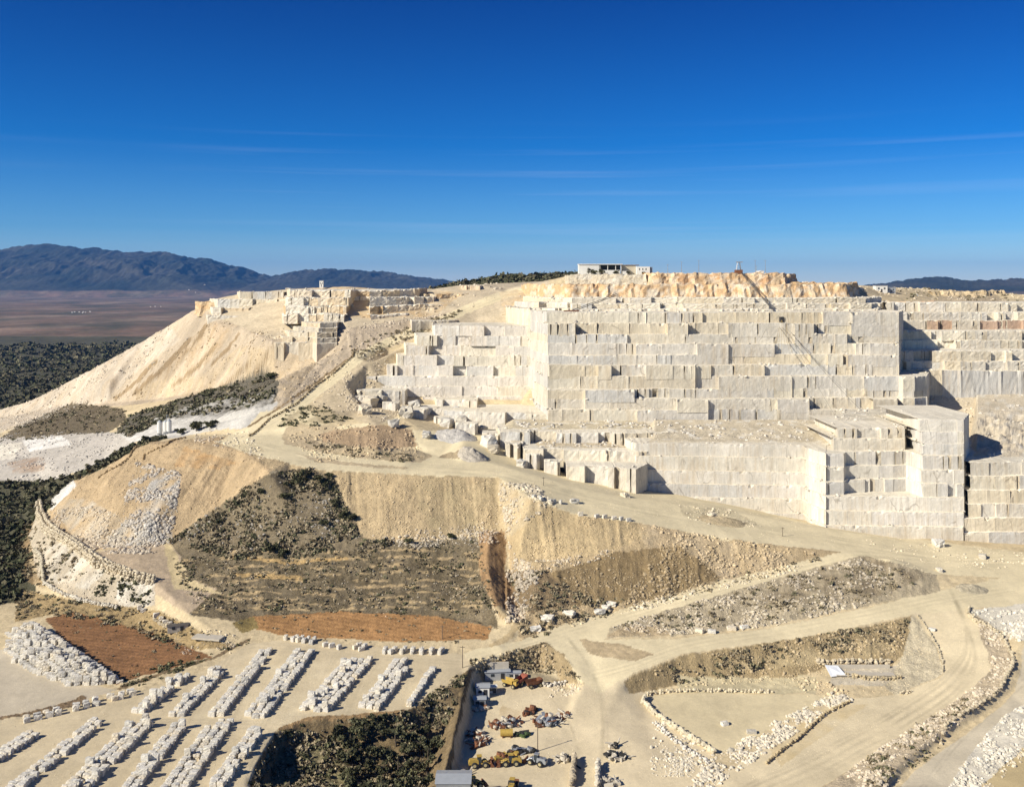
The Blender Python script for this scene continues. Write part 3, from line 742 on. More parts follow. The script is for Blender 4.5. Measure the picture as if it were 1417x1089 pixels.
TR = [(-6, .9), (-3.2, 1.06), (-1, .87), (1.6, 1.07), (4, .9), (7, .93)]
track([(640, 918), (720, 896), (770, 880), (850, 856), (1000, 812), (1100, 789), (1175, 768), (1300, 778), (1420, 776)], TR, 1.1, seed=3)
track([(800, 940), (860, 925), (950, 893), (1060, 876), (1200, 852), (1290, 832), (1420, 810)], TR, 1.2, seed=5)
track([(1320, 822), (1330, 850), (1345, 885), (1345, 915), (1310, 955), (1240, 1000), (1130, 1060), (1040, 1100)], [(-14, .86), (-9, .82), (-5, 1.1), (0, .82), (5, 1.1), (9, .84), (15, .88)], 2.0, seed=7)
track([(790, 890), (815, 920), (832, 960), (838, 1000), (832, 1100)], [(-7, .85), (-2, .82), (2, 1.1), (6, .84)], 1.8, seed=9)
track([(745, 945), (770, 975), (790, 1000), (800, 1040)], [(-3, .86), (3, .84)], 1.4, seed=10)
track([(330, 608), (430, 634), (560, 646), (690, 654), (790, 684), (880, 704), (1000, 725), (1140, 745), (1300, 772)], [(-5, .86), (-2, .84), (1, 1.08), (4, .86)], .9, seed=11)
track([(345, 602), (400, 572), (450, 536), (498, 494), (550, 466), (620, 440), (700, 408)], [(-2, .86), (1, .86)], .9, seed=13)
track([(-20, 1000), (100, 978), (260, 930), (345, 892), (450, 900), (640, 914)], [(-3, .86), (2, .84), (6, .9)], 1.2, seed=15)
track([(150, 1000), (260, 1000), (400, 1003), (560, 993), (640, 930)], [(-5, .86), (-1, .84), (3, 1.08), (6, .86)], 1.4, seed=17)
for q in range(6): track([(200 + q * 55, 1100), (262 + q * 52, 1000), (320 + q * 48, 905)], [(-2, .9), (4, .88)], 1.5, seed=20 + q)
track([(1420, 940), (1380, 975), (1320, 1030), (1270, 1100)], [(-3, .85), (3, .84)], 1.6, seed=31)
track([(200, 770), (230, 815), (290, 872), (340, 890)], [(-2, .86), (3, .88)], 1.2, seed=33)
# ---------------------------------------------------------------- relief added to the heights
_rm = np.clip((blur((ZONE == R_).astype(float), 8) - .75) * 4, 0, 1) * NEAR
H = H * (1 - _rm) + blur(H, 14) * _rm
rough = fbm(Xg / 9, Yg / 9, 81, 5, 0.55) * 0.9 + fbm(Xg / 2.6, Yg / 2.6, 83, 3) * 0.6
amp = np.where(ZONE == R_, 0.07, np.where(ZONE == F_, 0.12, np.where(ZONE == B_, 0.9, np.where(ZONE == S_, 0.75, 0.35))))
amp = blur(amp, 2) * NEAR
H = H + rough * amp + blur(np.where(sm, 1.0, 0.0), 3) * gul * 1.05 * np.clip(steep + 0.1, 0, 1) * np.clip(0.45 + 1.3 * fbm(Xg / 25, Yg / 25, 69, 3), 0.05, 1.2) * NEAR
fr = fbm(Xg / 1700, Yg / 1700, 91, 5, 0.55); fr2 = np.abs(fbm(Xg / 900, Yg / 2600, 93, 5, 0.6))
H = H + np.clip((H0 - 0) / 500, 0, 1) * (Yg > 9000) * (fr * 170 - fr2 * 380 + 50) * np.clip(1.35 - H0 / 1000, 0.16, 1)
H = H + ((Yg > 1150) & (Yg < 5000)) * fbm(Xg / 160, Yg / 160, 95, 4) * np.clip((Yg - 1150) / 300, 0, 1) * 7 * (H0 > -57)
PYF = pyof(H)

MATS = {G_: ('ground', M_ground), R_: ('haul_road', M_road), S_: ('spoil_slope', M_spoil), B_: ('scrub_ground', M_scrubsoil),
        F_: ('ploughed_field', M_field), V_: ('valley_plain', M_plain), MTN: ('mountain_range', M_hill)}
def emit_ground():
    V = np.stack([Xg, Yg, H], -1).reshape(-1, 3)
    idx = np.arange(NB * NU).reshape(NB, NU)
    Fq = np.stack([idx[:-1, :-1], idx[:-1, 1:], idx[1:, 1:], idx[1:, :-1]], -1).reshape(-1, 4)
    zf = ZONE[:-1, :-1].reshape(-1)
    Cc = COLR.reshape(-1, 3)
    for z, (nm, mt_) in MATS.items():
        f = Fq[zf == z]
        if not len(f): continue
        u, inv = np.unique(f, return_inverse=True)
        o = np_mesh(nm, V[u], inv.reshape(-1, 4), mt_, Cc[u], smooth=True)
        tag(o, kind='structure')
emit_ground()

def ground_at(px, py):
    """first ground point seen along photo position px, py"""
    i = int(np.clip(round(((px - CX) / FPX - U[0]) / (U[1] - U[0])), 0, NU - 1))
    col = PYF[:, i]
    run = np.minimum.accumulate(col)
    j = int(np.argmax(run <= py)) if (run <= py).any() else NB - 1
    if j > 0 and run[j - 1] != run[j]:
        t_ = (run[j - 1] - py) / (run[j - 1] - run[j]); Y = math.exp(B[j - 1] + (B[j] - B[j - 1]) * min(max(t_, 0), 1))
    else: Y = math.exp(B[j])
    X = (px - CX) / FPX * Y
    return (X, Y, zat(X, Y))
def zat(X, Y):
    fu = (X / Y - U[0]) / (U[1] - U[0]); b = math.log(Y)
    j = int(np.clip(np.searchsorted(B, b) - 1, 0, NB - 2)); i = int(np.clip(math.floor(fu), 0, NU - 2))
    tu = min(max(fu - i, 0), 1); tb = min(max((b - B[j]) / (B[j + 1] - B[j]), 0), 1)
    return float((H[j, i] * (1 - tu) + H[j, i + 1] * tu) * (1 - tb) + (H[j + 1, i] * (1 - tu) + H[j + 1, i + 1] * tu) * tb)
# ---------------------------------------------------------------- the quarry: sawn benches of marble, each a slab with a jogged front
C_marble = [(0.635, 0.58, 0.475), (0.62, 0.575, 0.485), (0.655, 0.60, 0.48), (0.60, 0.56, 0.485), (0.645, 0.57, 0.43), (0.565, 0.545, 0.495), (0.655, 0.595, 0.475), (0.61, 0.545, 0.425)]
C_top = (0.72, 0.66, 0.53)  # ledge tops: pale dust, with the sun on them put into the colour
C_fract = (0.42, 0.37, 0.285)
C_ochre = [(0.50, 0.33, 0.17), (0.56, 0.40, 0.23), (0.46, 0.28, 0.13), (0.58, 0.47, 0.32), (0.52, 0.36, 0.19)]
BENCH_TOPS = []          # (front polyline, z) kept so that loose stone can lie on the ledges

def jog_line(line, lo, hi, depth, prob, notch):
    """coarse front line (left to right) -> list of (x, y, kind, base x, base y, mode); adds recesses, buttresses and broken pockets"""
    out = []
    for (x0, y0), (x1, y1) in zip(line[:-1], line[1:]):
        L = math.hypot(x1 - x0, y1 - y0)
        if L < 1e-6: continue
        tx, ty = (x1 - x0) / L, (y1 - y0) / L
        nx, ny = -ty, tx                                   # into the rock
        s = 0.0
        if L < lo * 0.6 or abs(tx) < 0.45:
            out.append((x0, y0, 0, x0, y0, 0)); continue
        first = True
        while s < L - 1e-6:
            step = min(random.uniform(lo, hi) * random.choice((.5, .8, 1, 1.3)), L - s)
            if L - s - step < lo * 0.4: step = L - s
            off = random.uniform(0.2, 1.0) * depth if random.random() < prob else random.uniform(0, 0.3)
            if first or s + step >= L: off = min(off, 0.3)
            first = False
            a = (x0 + tx * s + nx * off, y0 + ty * s + ny * off)
            b = (x0 + tx * (s + step) + nx * off, y0 + ty * (s + step) + ny * off)
            sl = random.uniform(-.9, .9) if random.random() < .5 else 0.0         # joint faces are seldom square
            out.append((a[0] + tx * sl, a[1], 0, a[0], a[1], 0))
            at = 0.6
            while step - at > 2.2 and random.random() < notch:
                w = random.uniform(0.5, 3.4) * random.choice((.35, .5, .7, 1)); d = random.uniform(0.8, 3.4)
                p = at + random.uniform(0, max(0.1, (step - at - w) * .7))
                if p + w > step - .3: break
                mode = random.choice((0, 1, 1, 2, 2, 3)); k1 = random.uniform(.25, .75)
                q = [(p, 0), (p + random.uniform(.05, .5), d), (p + w * k1, d * random.uniform(.3, .95)), (p + w, 0)]
                for k, (ss, dd) in enumerate(q):
                    bx, by = a[0] + tx * ss, a[1] + ty * ss
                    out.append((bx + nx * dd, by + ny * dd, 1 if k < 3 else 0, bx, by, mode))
                at = p + w + random.uniform(.3, 5)
            out.append((b[0], b[1], 0, b[0], b[1], 0))
            s += step
    x, y = line[-1]
    out.append((x, y, 0, x, y, 0))
    return out

NB_ = [0]
def bench(line, z0, z1, yback, lo=7, hi=26, depth=2.2, prob=0.35, notch=0.3, ragged=0.035, cols=None, mat=None, name='quarry_bench', topcol=None, fine=1.5, chip=0.3, batter=0.06, waver=0.7):
    cols = cols or C_marble
    NB_[0] += 1; sd = NB_[0]
    pts = jog_line(line, lo, hi, depth, prob, notch)
    V = []; Fq = []; Cq = []
    seq = []
    c = random.choice(cols); v = 1.0
    for p, q in zip(pts[:-1], pts[1:]):
        L = math.hypot(q[0] - p[0], q[1] - p[1])
        if L < 0.02: continue
        n = max(1, int(L / fine))
        if p[2] == 0 and L > 2.5 and random.random() < .6: c = random.choice(cols); v = random.uniform(0.94, 1.04)
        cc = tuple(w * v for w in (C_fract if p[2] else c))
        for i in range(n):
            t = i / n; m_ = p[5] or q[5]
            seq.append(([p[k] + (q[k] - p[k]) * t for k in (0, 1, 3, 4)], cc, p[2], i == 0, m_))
    p = pts[-1]; seq.append(([p[0], p[1], p[3], p[4]], c, 0, True, 0))
    rows = 6
    xs = np.array([q[0][0] for q in seq])
    wz = fbm(xs / 34, np.full(len(xs), sd * 7.3), 5, 3) * waver + fbm(xs / 7, np.full(len(xs), sd * 3.1), 6, 2) * waver * .3
    zt0 = z1 + random.uniform(-0.25, 0.25)
    for i, ((x, y, bx, by), cc, k, st, mode) in enumerate(seq):
        r = ragged * (3.0 if k else 1)
        zt = zt0 + float(wz[i])
        dropz = 0.0
        if random.random() < 0.04: dropz = random.uniform(0.3, 1.4)
        for j in range(rows):
            f = j / (rows - 1)
            w = 1.0 if mode == 0 else f ** 1.3 if mode == 1 else max(0, (f - .35) / .65) if mode == 2 else max(0.0, 1 - abs(f - .45) * 2.2)
            z = z0 + (zt - z0) * f
            jx, jy = random.gauss(0, r * 0.5), random.gauss(0, r) + batter * (z - z0)
            if j == rows - 1:
                z -= abs(random.gauss(0, chip * 0.5)) + dropz
                jy += abs(random.gauss(0, 0.15)) + dropz * .5
            elif j: z += random.gauss(0, 0.08)
            V.append((bx + (x - bx) * w + jx * (0.2 if st else 1), by + (y - by) * w + jy * (0.4 if st else 1), z))
        V.append((x, y + 1.4 + abs(random.gauss(0, .4)) + batter * (zt - z0), zt + random.gauss(0, 0.05)))
        V.append((x, max(yback, y + 3), zt0 - 0.2))
    m = rows + 2
    tcol = topcol or C_top
    for i in range(len(seq) - 1):
        a, b = i * m, (i + 1) * m
        cc = seq[i][1]
        for j in range(rows - 1):
            Fq.append((a + j, b + j, b + j + 1, a + j + 1))
            Cq.append(cc)
        Fq.append((a + rows - 1, b + rows - 1, b + rows, a + rows)); Cq.append(tuple(q * 1.10 for q in tcol))  # lip paler again: the sunlit ledge line is put into the colour
        Fq.append((a + rows, b + rows, b + rows + 1, a + rows + 1)); Cq.append(tcol)
    for e, flip in ((0, False), ((len(seq) - 1) * m, True)):
        n0 = len(V); sq = seq[0 if e == 0 else -1][0]; yb = max(yback, sq[1] + 3)
        V.append((sq[0], yb, z0))
        f = [e + rows + 1] + [e + q for q in range(rows, -1, -1)] + [n0]
        Fq.append(tuple(f if not flip else f[::-1])); Cq.append(random.choice(cols))
    mb = MB(); mb.v = V; mb.f = Fq; mb.c = Cq
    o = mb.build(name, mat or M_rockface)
    tag(o, kind='structure')
    BENCH_TOPS.append(([(q[0][0], q[0][1]) for q in seq], zt0))
    return o

def XL(pts): return [XY(px, Y) for px, Y in pts]

# A: lower right wall with the bright corner and the tower
A_COLS = [(0.64, 0.60, 0.52), (0.625, 0.59, 0.525), (0.65, 0.605, 0.51), (0.605, 0.58, 0.525)]
for k in range(6):
    z0 = 14.6 + 6.1 * k; s = 2.9 * k
    # the long smooth sawn face left of the corner
    bench(XL([(866, 490 + s), (880, 479 + s), (1115, 472 + s), (1119, 463 + s), (1143, 448 + s), (1143.6, 472 + s)]), z0 - 0.6, z0 + 6.1, 552, lo=40, hi=120, depth=.5, prob=.2, notch=.02, cols=A_COLS, ragged=.015, waver=.12, chip=.12, batter=.02)
    r = 2.3 * k
    w = [(1143.2, 449 + s), (1334, 446 + r)] if k < 3 else [(1143.2, 449 + s), (1168, 449.5 + s), (1171, 454 + s), (1236, 455 + s), (1254, 457 + s), (1277, 446.5 + r), (1334, 446 + r)]
    bench(XL(w + [(1342, 469 + r)]), z0 - 0.7, z0 + 6.08, 551.5,
          lo=24 if k < 3 else 6, hi=70 if k < 3 else 18, depth=.6 if k < 3 else 2.5, prob=0.2 if k < 3 else 0.5, notch=0.16 if k < 3 else 0.45, cols=A_COLS, ragged=0.02, waver=.2, batter=.02)
for k in range(2):
    z0 = 51.2 + 5.2 * k
    bench(XL([(1150 + 6 * k, 492), (1154 + 6 * k, 473 + 2.5 * k), (1252, 474 + 2.5 * k), (1256, 490)]), z0 - .4, z0 + 5.2, 525, lo=6, hi=18, depth=3, prob=0.5, notch=0.5)
for k in range(3):
    z0 = 51.2 + 5.3 * k
    bench(XL([(1249, 498), (1277 - k, 461 + k * .8), (1325, 459.5 + k * .8), (1334, 459 + k * .8), (1341, 482)]), z0 - .4, z0 + 5.3, 520, lo=12, hi=30, depth=0.8, prob=0.3, notch=0.15, cols=A_COLS)
# B: right of the tower
for k in range(6):
    z0 = 12.0 + 6.0 * k; s = 2.0 * k
    bench(XL([(1333 + 2 * k, 485 + s), (1335.5 + 2 * k, 446 + s), (1620, 453 + s)]), z0 - .4, z0 + 6.0, 540, lo=6, hi=20, depth=1.8, prob=0.5, notch=0.5 if k > 1 else 0.2)
# C: the long middle wall: the stepped part left of the bright return, then four stretches worked at different lifts
for k in range(9):
    z0 = 50.0 + 6.1 * k; s = 4.4 * k
    lx = (600, 585, 490, 507, 536, 550, 562, 577, 602)[k]; left = [(lx - 4, 660), (lx, 600 + s * 0.7)]
    bench(XL(left + [(729, 601 + s * 0.5), (738, 600 + s * 0.5)]), z0 - .4, z0 + 6.1, 690, lo=7 if k > 3 else 16, hi=20 if k > 3 else 44, depth=6 if k > 3 else 1.2, prob=0.5 if k > 3 else 0.2, notch=0.26 if k > 3 else .1, cols=[(0.66, 0.61, 0.53), (0.62, 0.59, 0.53), (0.68, 0.625, 0.51)])
# lifts of differing height; every lift is cut in stretches of its own, some flush with the lift below (tall faces), some set back on a ledge
NLEV = 11
PXC = np.arange(758, 1246, 2.0)
S_ = np.zeros(len(PXC)); zlev = [50.0]
for k in range(NLEV): zlev.append(zlev[-1] + 5.65 + random.uniform(-.9, .9))
for k in range(NLEV):
    if k:
        a = 0; N_ = np.array(S_)
        while a < len(PXC):
            w = int(random.uniform(14, 75)); sl = slice(a, a + w); tgt = 4.1 * k
            tall = 0.34 + 0.30 * (PXC[min(a, len(PXC) - 1)] - 760) / 480
            cur = S_[sl]
            if random.random() < tall and (tgt - cur).max() < 8.5: N_[sl] = cur + 0.3
            else: N_[sl] = np.maximum(cur + 0.2, tgt + random.uniform(-1.8, 1.3))
            a += w
        S_ = N_
    F_ = 537 + S_ + (PXC - 760) * 0.012
    line = [(733, 700), (734, 604 + 4.1 * k * 0.3), (758, F_[0] + 3)]
    st = 0
    for q in range(1, len(PXC)):
        if abs(S_[q] - S_[q - 1]) > 0.25 or q == len(PXC) - 1:
            line.append((PXC[st] + .05, F_[st])); line.append((PXC[q] - (.05 if q < len(PXC) - 1 else 0), F_[q - 1] + random.uniform(-.2, .5))); st = q
    d = F_[-1]
    if 2 <= k <= 4: line += [(1250, d - 3), (1266, d - 3), (1283, d + 3), (1290, 615)]
    else: line += [(1250, 618)]
    bench(XL(line), zlev[k] - 1.6, zlev[k + 1], 705, lo=14, hi=52, depth=1.8, prob=.26, notch=.45)
# rough upper benches and the ochre overburden above them
for j in range(3):
    z0 = 112.2 + 3.5 * j; s = 18.0 * j
    bench(XL([(700 + 12 * j, 700 + 8 * j), (722 + 12 * j, 640 + s), (792, 606 + s), (1000, 600 + s), (1214 - 8 * j, 612 + s), (1236 - 8 * j, 690)]), z0 - (12 if j == 0 else .9), z0 + 3.5, 735, lo=6, hi=24, depth=7, prob=0.6, notch=0.45, ragged=0.12, chip=0.8, waver=1.2,
          cols=C_marble if j < 2 else C_marble + [(0.64, 0.52, 0.36), (0.60, 0.47, 0.31)])
def overburden(line, z0, z1, yback, amp=2.2, seed=1, cols=None, lean=0.55, rows=8, step=1.9, name='overburden_cliff'):
    """a ragged bank of ochre earth and broken rock: leaning face with ribs and hollows"""
    cols = cols or C_ochre
    P_ = []
    for (x0, y0), (x1, y1) in zip(line[:-1], line[1:]):
        n = max(1, int(math.hypot(x1 - x0, y1 - y0) / step))
        P_ += [(x0 + (x1 - x0) * i / n, y0 + (y1 - y0) * i / n) for i in range(n)]
    P_.append(line[-1])
    X_ = np.array([p[0] for p in P_]); Y_ = np.array([p[1] for p in P_])
    n = len(P_)
    V = np.zeros((n, rows + 2, 3)); Cc = np.zeros((n, rows + 2, 3))
    for j in range(rows + 2):
        f = min(j / (rows - 1), 1.0)
        z = z0 + (z1 - z0) * f
        rib = (fbm(X_ / 8, np.full(n, z / 22.0), seed, 5) * 2.6 + fbm(X_ / 3.0, np.full(n, z / 3.6), seed + 3, 3) * 0.6) * amp
        V[:, j, 0] = X_ + RNG.normal(0, .12, n); V[:, j, 1] = Y_ + (z - z0) * lean + rib; V[:, j, 2] = z + RNG.normal(0, .3, n) * (j > 0)
        kk = np.clip(0.5 + fbm(X_ / 16, np.full(n, z / 5.0), seed + 7, 4) * 1.3, 0, 0.999)
        ci = (kk * len(cols)).astype(int)
        Cc[:, j] = np.array(cols)[ci] * (1 + RNG.normal(0, .05, (n, 1)))
        if j >= rows - 1: V[:, j, 2] += fbm(X_ / 4, np.full(n, 3.3), seed + 9, 3) * 1.6
        if j == rows: V[:, j, 1] += 3
        if j == rows + 1: V[:, j, 1] = np.maximum(yback, V[:, j, 1]); V[:, j, 2] = z1 - 2.5
    idx = np.arange(n * (rows + 2)).reshape(n, rows + 2)
    Fq = np.stack([idx[:-1, :-1], idx[1:, :-1], idx[1:, 1:], idx[:-1, 1:]], -1).reshape(-1, 4)
    o = np_mesh(name, V.reshape(-1, 3), Fq, M_topsoil, Cc.reshape(-1, 3))
    tag(o, kind='structure'); return o
overburden(XL([(722, 742), (738, 698), (786, 658), (900, 656), (1090, 654), (1180, 660), (1196, 720)]), 116.5, 131.2, 745, 2.2, 3, cols=[(0.60, 0.48, 0.32), (0.54, 0.36, 0.19), (0.64, 0.54, 0.40), (0.56, 0.38, 0.21), (0.60, 0.45, 0.28)], lean=.95)
overburden(XL([(892, 735), (894, 690), (905, 684), (1088, 682), (1104, 735)]), 129.0, 139.0, 748, 1.7, 5, cols=[(0.50, 0.33, 0.18), (0.56, 0.42, 0.26), (0.60, 0.48, 0.34), (0.48, 0.30, 0.16)], lean=.8)
overburden(XL([(1088, 690), (1180, 694), (1188, 735)]), 128.0, 132.5, 745, 1.4, 8)
# D: benches right of the middle wall, seen behind the dark recess
for k in range(8):
    z0 = 74.0 + 5.6 * k; s = (0, 4, 8, 30, 33, 54, 58, 78)[k]
    bench(XL([(1232 - k * 2, 700), (1242 - 2 * k, 586 + s), (1330, 583 + s), (1620, 590 + s)]), z0 - (14 if k == 0 else .9), z0 + 5.6, 735, lo=6, hi=20, depth=5.5, prob=0.5, notch=0.4, ragged=0.09, chip=0.6,
          cols=C_marble if k != 5 else [(0.46, 0.33, 0.24), (0.55, 0.46, 0.35), (0.58, 0.52, 0.42)])
# F: low benches between the long road and the middle wall
for pts, z0, z1, yb in (([(686, 545), (692, 517), (858, 509), (900, 512), (1000, 522)], 44, 53.6, 545),
                        ([(720, 520), (726, 497), (884, 491), (960, 498)], 38, 47.4, 530),
                        ([(782, 500), (786, 479), (880, 470), (896, 484)], 30, 42.6, 510),
                        ([(556, 590), (560, 573), (640, 562), (736, 549), (770, 546)], 49, 58.6, 600),
                        ([(600, 610), (604, 588), (660, 580)], 52, 62, 610),
                        ([(488, 610), (494, 588), (560, 590)], 58, 67, 625)):
    bench(XL(pts), z0, z1, yb, lo=7, hi=20, depth=7, prob=0.55, notch=0.3, ragged=0.12)
# short broken faces standing between the low benches; their right ends lie in shade
for a_, b_, y_, z0, z1, d_ in ((492, 519, 576, 52, 65, 16), (529, 551, 567, 50, 62.5, 12), (556, 590, 557, 46, 59.5, 14), (600, 621, 549, 45, 56.5, 10), (630, 661, 537, 42, 54.5, 13), (667, 693, 521, 40, 52, 13), (699, 720, 506, 38, 48.5, 11), (727, 747, 493, 36, 46, 10), (753, 775, 487, 32, 43, 9)):
    bench(XL([(a_, y_ + 3), (a_ + .5, y_), (b_ - 4, y_ - 2), (b_, y_ + 1), (b_ + .3, y_ + 4)]), z0, z1, y_ + d_, lo=5, hi=12, depth=2.5, prob=.5, notch=.5, ragged=.12, chip=.8, waver=1.6, cols=[(0.62, 0.58, 0.50), (0.58, 0.54, 0.47), (0.66, 0.60, 0.48)])
# G: benches cut into the left plateau
OCH = [(0.58, 0.46, 0.30), (0.54, 0.39, 0.22), (0.64, 0.55, 0.42), (0.66, 0.60, 0.49), (0.60, 0.49, 0.34)]
for k in range(5):
    z0 = 89.0 + 3.3 * k
    bench(XL([(370 + 9 * k, 720), (380 + 11 * k, 656 + 4 * k), (432 + 2 * k, 652 + 4 * k), (438 + k, 644 + 4 * k), (466, 650 + 4 * k), (472, 700)]), z0 - (9 if k == 0 else .9), z0 + 3.3, 720, lo=5, hi=16, depth=2.6, prob=0.5, notch=0.3, cols=[(0.58, 0.52, 0.42), (0.62, 0.55, 0.43), (0.60, 0.51, 0.37)], ragged=.08)
for k in range(4):
    z0 = 104.0 + 6 * k; s = 10 * k
    bench(XL([(388 + 3 * k, 770), (392 + 3 * k, 690 + s), (476 + 3 * k, 684 + s), (482 + 4 * k, 722 + s * .6), (508 + 2 * k, 725 + s * .6), (512, 690 + s), (552 - 2 * k, 700 + s), (640 - 20 * k, 715 + s), (650 - 20 * k, 765)]), z0 - .5, z0 + 6, 772, lo=5, hi=16, depth=5.5, prob=0.6, notch=0.5, ragged=0.22, chip=1.4, waver=2.4, cols=OCH, mat=M_topsoil)
for k in range(3):
    z0 = 101.0 + 6.3 * k; s = 10 * k
    bench(XL([(282 + 4 * k, 800), (288 + 6 * k, 748 + s), (396, 742 + s), (400, 790)]), z0 - .5, z0 + 6.3, 792, lo=5, hi=14, depth=5, prob=0.55, notch=0.3, ragged=0.2, chip=.6, cols=C_marble if k != 1 else OCH)
bench(XL([(328, 800), (332, 772), (392, 770), (398, 800)]), 118, 125.5, 800, lo=5, hi=12, depth=3, prob=.6, cols=C_marble)
bench(XL([(540, 760), (548, 716), (600, 716), (640, 730), (648, 760)]), 100, 114, 765, lo=6, hi=16, depth=4, prob=.5, cols=[(0.60, 0.53, 0.40), (0.58, 0.48, 0.33)], ragged=.25)

# ragged ochre ground and broken ledges of the left plateau
overburden(XL([(268, 800), (276, 778), (336, 772), (342, 800)]), 106, 117.5, 806, 2.6, 21, cols=[(0.52, 0.36, 0.20), (0.58, 0.44, 0.27), (0.48, 0.36, 0.22)])
overburden(XL([(536, 780), (545, 745), (600, 740), (655, 748), (662, 790)]), 111, 124, 800, 2.6, 23, cols=[(0.56, 0.42, 0.24), (0.60, 0.50, 0.35), (0.50, 0.34, 0.18)])
overburden(XL([(478, 730), (484, 690), (512, 688), (516, 730)]), 96, 108, 760, 2.0, 27, cols=[(0.40, 0.28, 0.17), (0.50, 0.37, 0.22)])
bench(XL([(636, 800), (640, 776), (664, 772), (670, 800)]), 118, 130.5, 806, lo=4, hi=9, depth=3, prob=.6, cols=[(0.66, 0.60, 0.49), (0.62, 0.50, 0.36)], ragged=.15)
bench(XL([(566, 700), (570, 668), (620, 680), (640, 700)]), 96, 106, 720, lo=5, hi=12, depth=4, prob=.6, cols=C_marble)
overburden(XL([(1216, 735), (1222, 690), (1262, 664), (1292, 668), (1300, 735)]), 106, 119, 745, 2.6, 31, cols=[(0.46, 0.31, 0.21), (0.52, 0.38, 0.25), (0.60, 0.50, 0.37)])
overburden(XL([(1288, 815), (1296, 790), (1370, 788), (1398, 815)]), 116, 126, 830, 2.4, 33, cols=[(0.44, 0.34, 0.20), (0.54, 0.43, 0.27), (0.40, 0.31, 0.19)], lean=1.1)
# dusty working floors and rubble ramps lying on the benches
def floor_sheet(pa, pb, Ya, za, Yb, zb, col, amp=0.5, name='quarry_floor', thick=3.0):
    nx, ny = int((pb - pa) / 1.6), 26
    px_, t = np.meshgrid(np.linspace(pa, pb, nx), np.linspace(0, 1, ny))
    Y = Ya + (Yb - Ya) * t; X = (px_ - CX) / FPX * Y
    k = fbm(X / 11, Y / 11, int(pa), 5); Z = za + (zb - za) * (t ** 1.2) + k * amp * 1.8 * np.sin(np.pi * np.clip(t * 1.4, 0, 1)) - .3 * (t < .02)
    e = np.minimum(np.minimum(px_ - pa, pb - px_) / 10, 1); Z = Z - (1 - np.clip(e, 0, 1)) * (zb - za) * t
    top = np.stack([X, Y, Z], -1).reshape(-1, 3); N0 = len(top); low = top.copy(); low[:, 2] = za - thick
    idx = np.arange(N0).reshape(ny, nx)
    F = np.stack([idx[:-1, :-1], idx[:-1, 1:], idx[1:, 1:], idx[1:, :-1]], -1).reshape(-1, 4)
    ring = np.concatenate([idx[0, :], idx[1:, -1], idx[-1, -2::-1], idx[-2:0:-1, 0]])
    S = np.stack([ring + N0, np.roll(ring, -1) + N0, np.roll(ring, -1), ring], -1)
    k2 = fbm(X / 6, Y / 6, 5, 4).reshape(-1, 1); c = np.array(col)[None] * (1 + .22 * k.reshape(-1, 1) + .14 * k2); w = np.clip(k2 * 3 - .4, 0, 1); c = c * (1 - w) + np.array((0.68, 0.64, 0.55)) * w
    tag(np_mesh(name, np.concatenate([top, low]), np.concatenate([F, S]), M_spoil, np.concatenate([c, c]), smooth=False), kind='structure')
    BENCH_TOPS.append(([(X[j, i], Y[j, i] - 2) for j in range(2, ny) for i in range(0, nx, 5) if random.random() < .35], 0))
    SHEETS.append((X, Y, Z))
SHEETS = []
floor_sheet(896, 1150, 496, 51.4, 541, 56.5, (0.58, 0.50, 0.36), .8)
floor_sheet(1156, 1246, 502, 61.3, 541, 62.5, (0.62, 0.56, 0.44), .6)
floor_sheet(700, 900, 527, 53.7, 546, 56.0, (0.56, 0.48, 0.33), .5)
floor_sheet(742, 890, 503, 47.5, 519, 48.6, (0.56, 0.47, 0.32), .5)
floor_sheet(1342, 1500, 470, 47.8, 592, 67, (0.58, 0.50, 0.37), 3.0)
BENCH_TOPS[:] = [b for b in BENCH_TOPS if b[1] != 0]
# ---------------------------------------------------------------- loose stone and scrub lying on the ground (nobody could count it)
def rock_template(kind):
    if kind == 0:   # blocky
        v = np.array([(x, y, z) for z in (-.5, .5) for y in (-.5, .5) for x in (-.5, .5)], float)
        f = np.array([(0, 2, 3), (0, 3, 1), (4, 5, 7), (4, 7, 6), (0, 1, 5), (0, 5, 4), (2, 6, 7), (2, 7, 3), (0, 4, 6), (0, 6, 2), (1, 3, 7), (1, 7, 5)])
    else:           # icosahedron
        t = 1.618
        v = np.array([(-1, t, 0), (1, t, 0), (-1, -t, 0), (1, -t, 0), (0, -1, t), (0, 1, t), (0, -1, -t), (0, 1, -t), (t, 0, -1), (t, 0, 1), (-t, 0, -1), (-t, 0, 1)], float) * 0.3
        f = np.array([(0, 11, 5), (0, 5, 1), (0, 1, 7), (0, 7, 10), (0, 10, 11), (1, 5, 9), (5, 11, 4), (11, 10, 2), (10, 7, 6), (7, 1, 8), (3, 9, 4), (3, 4, 2), (3, 2, 6), (3, 6, 8), (3, 8, 9), (4, 9, 5), (2, 4, 11), (6, 2, 10), (8, 6, 7), (9, 8, 1)])
    return v, f
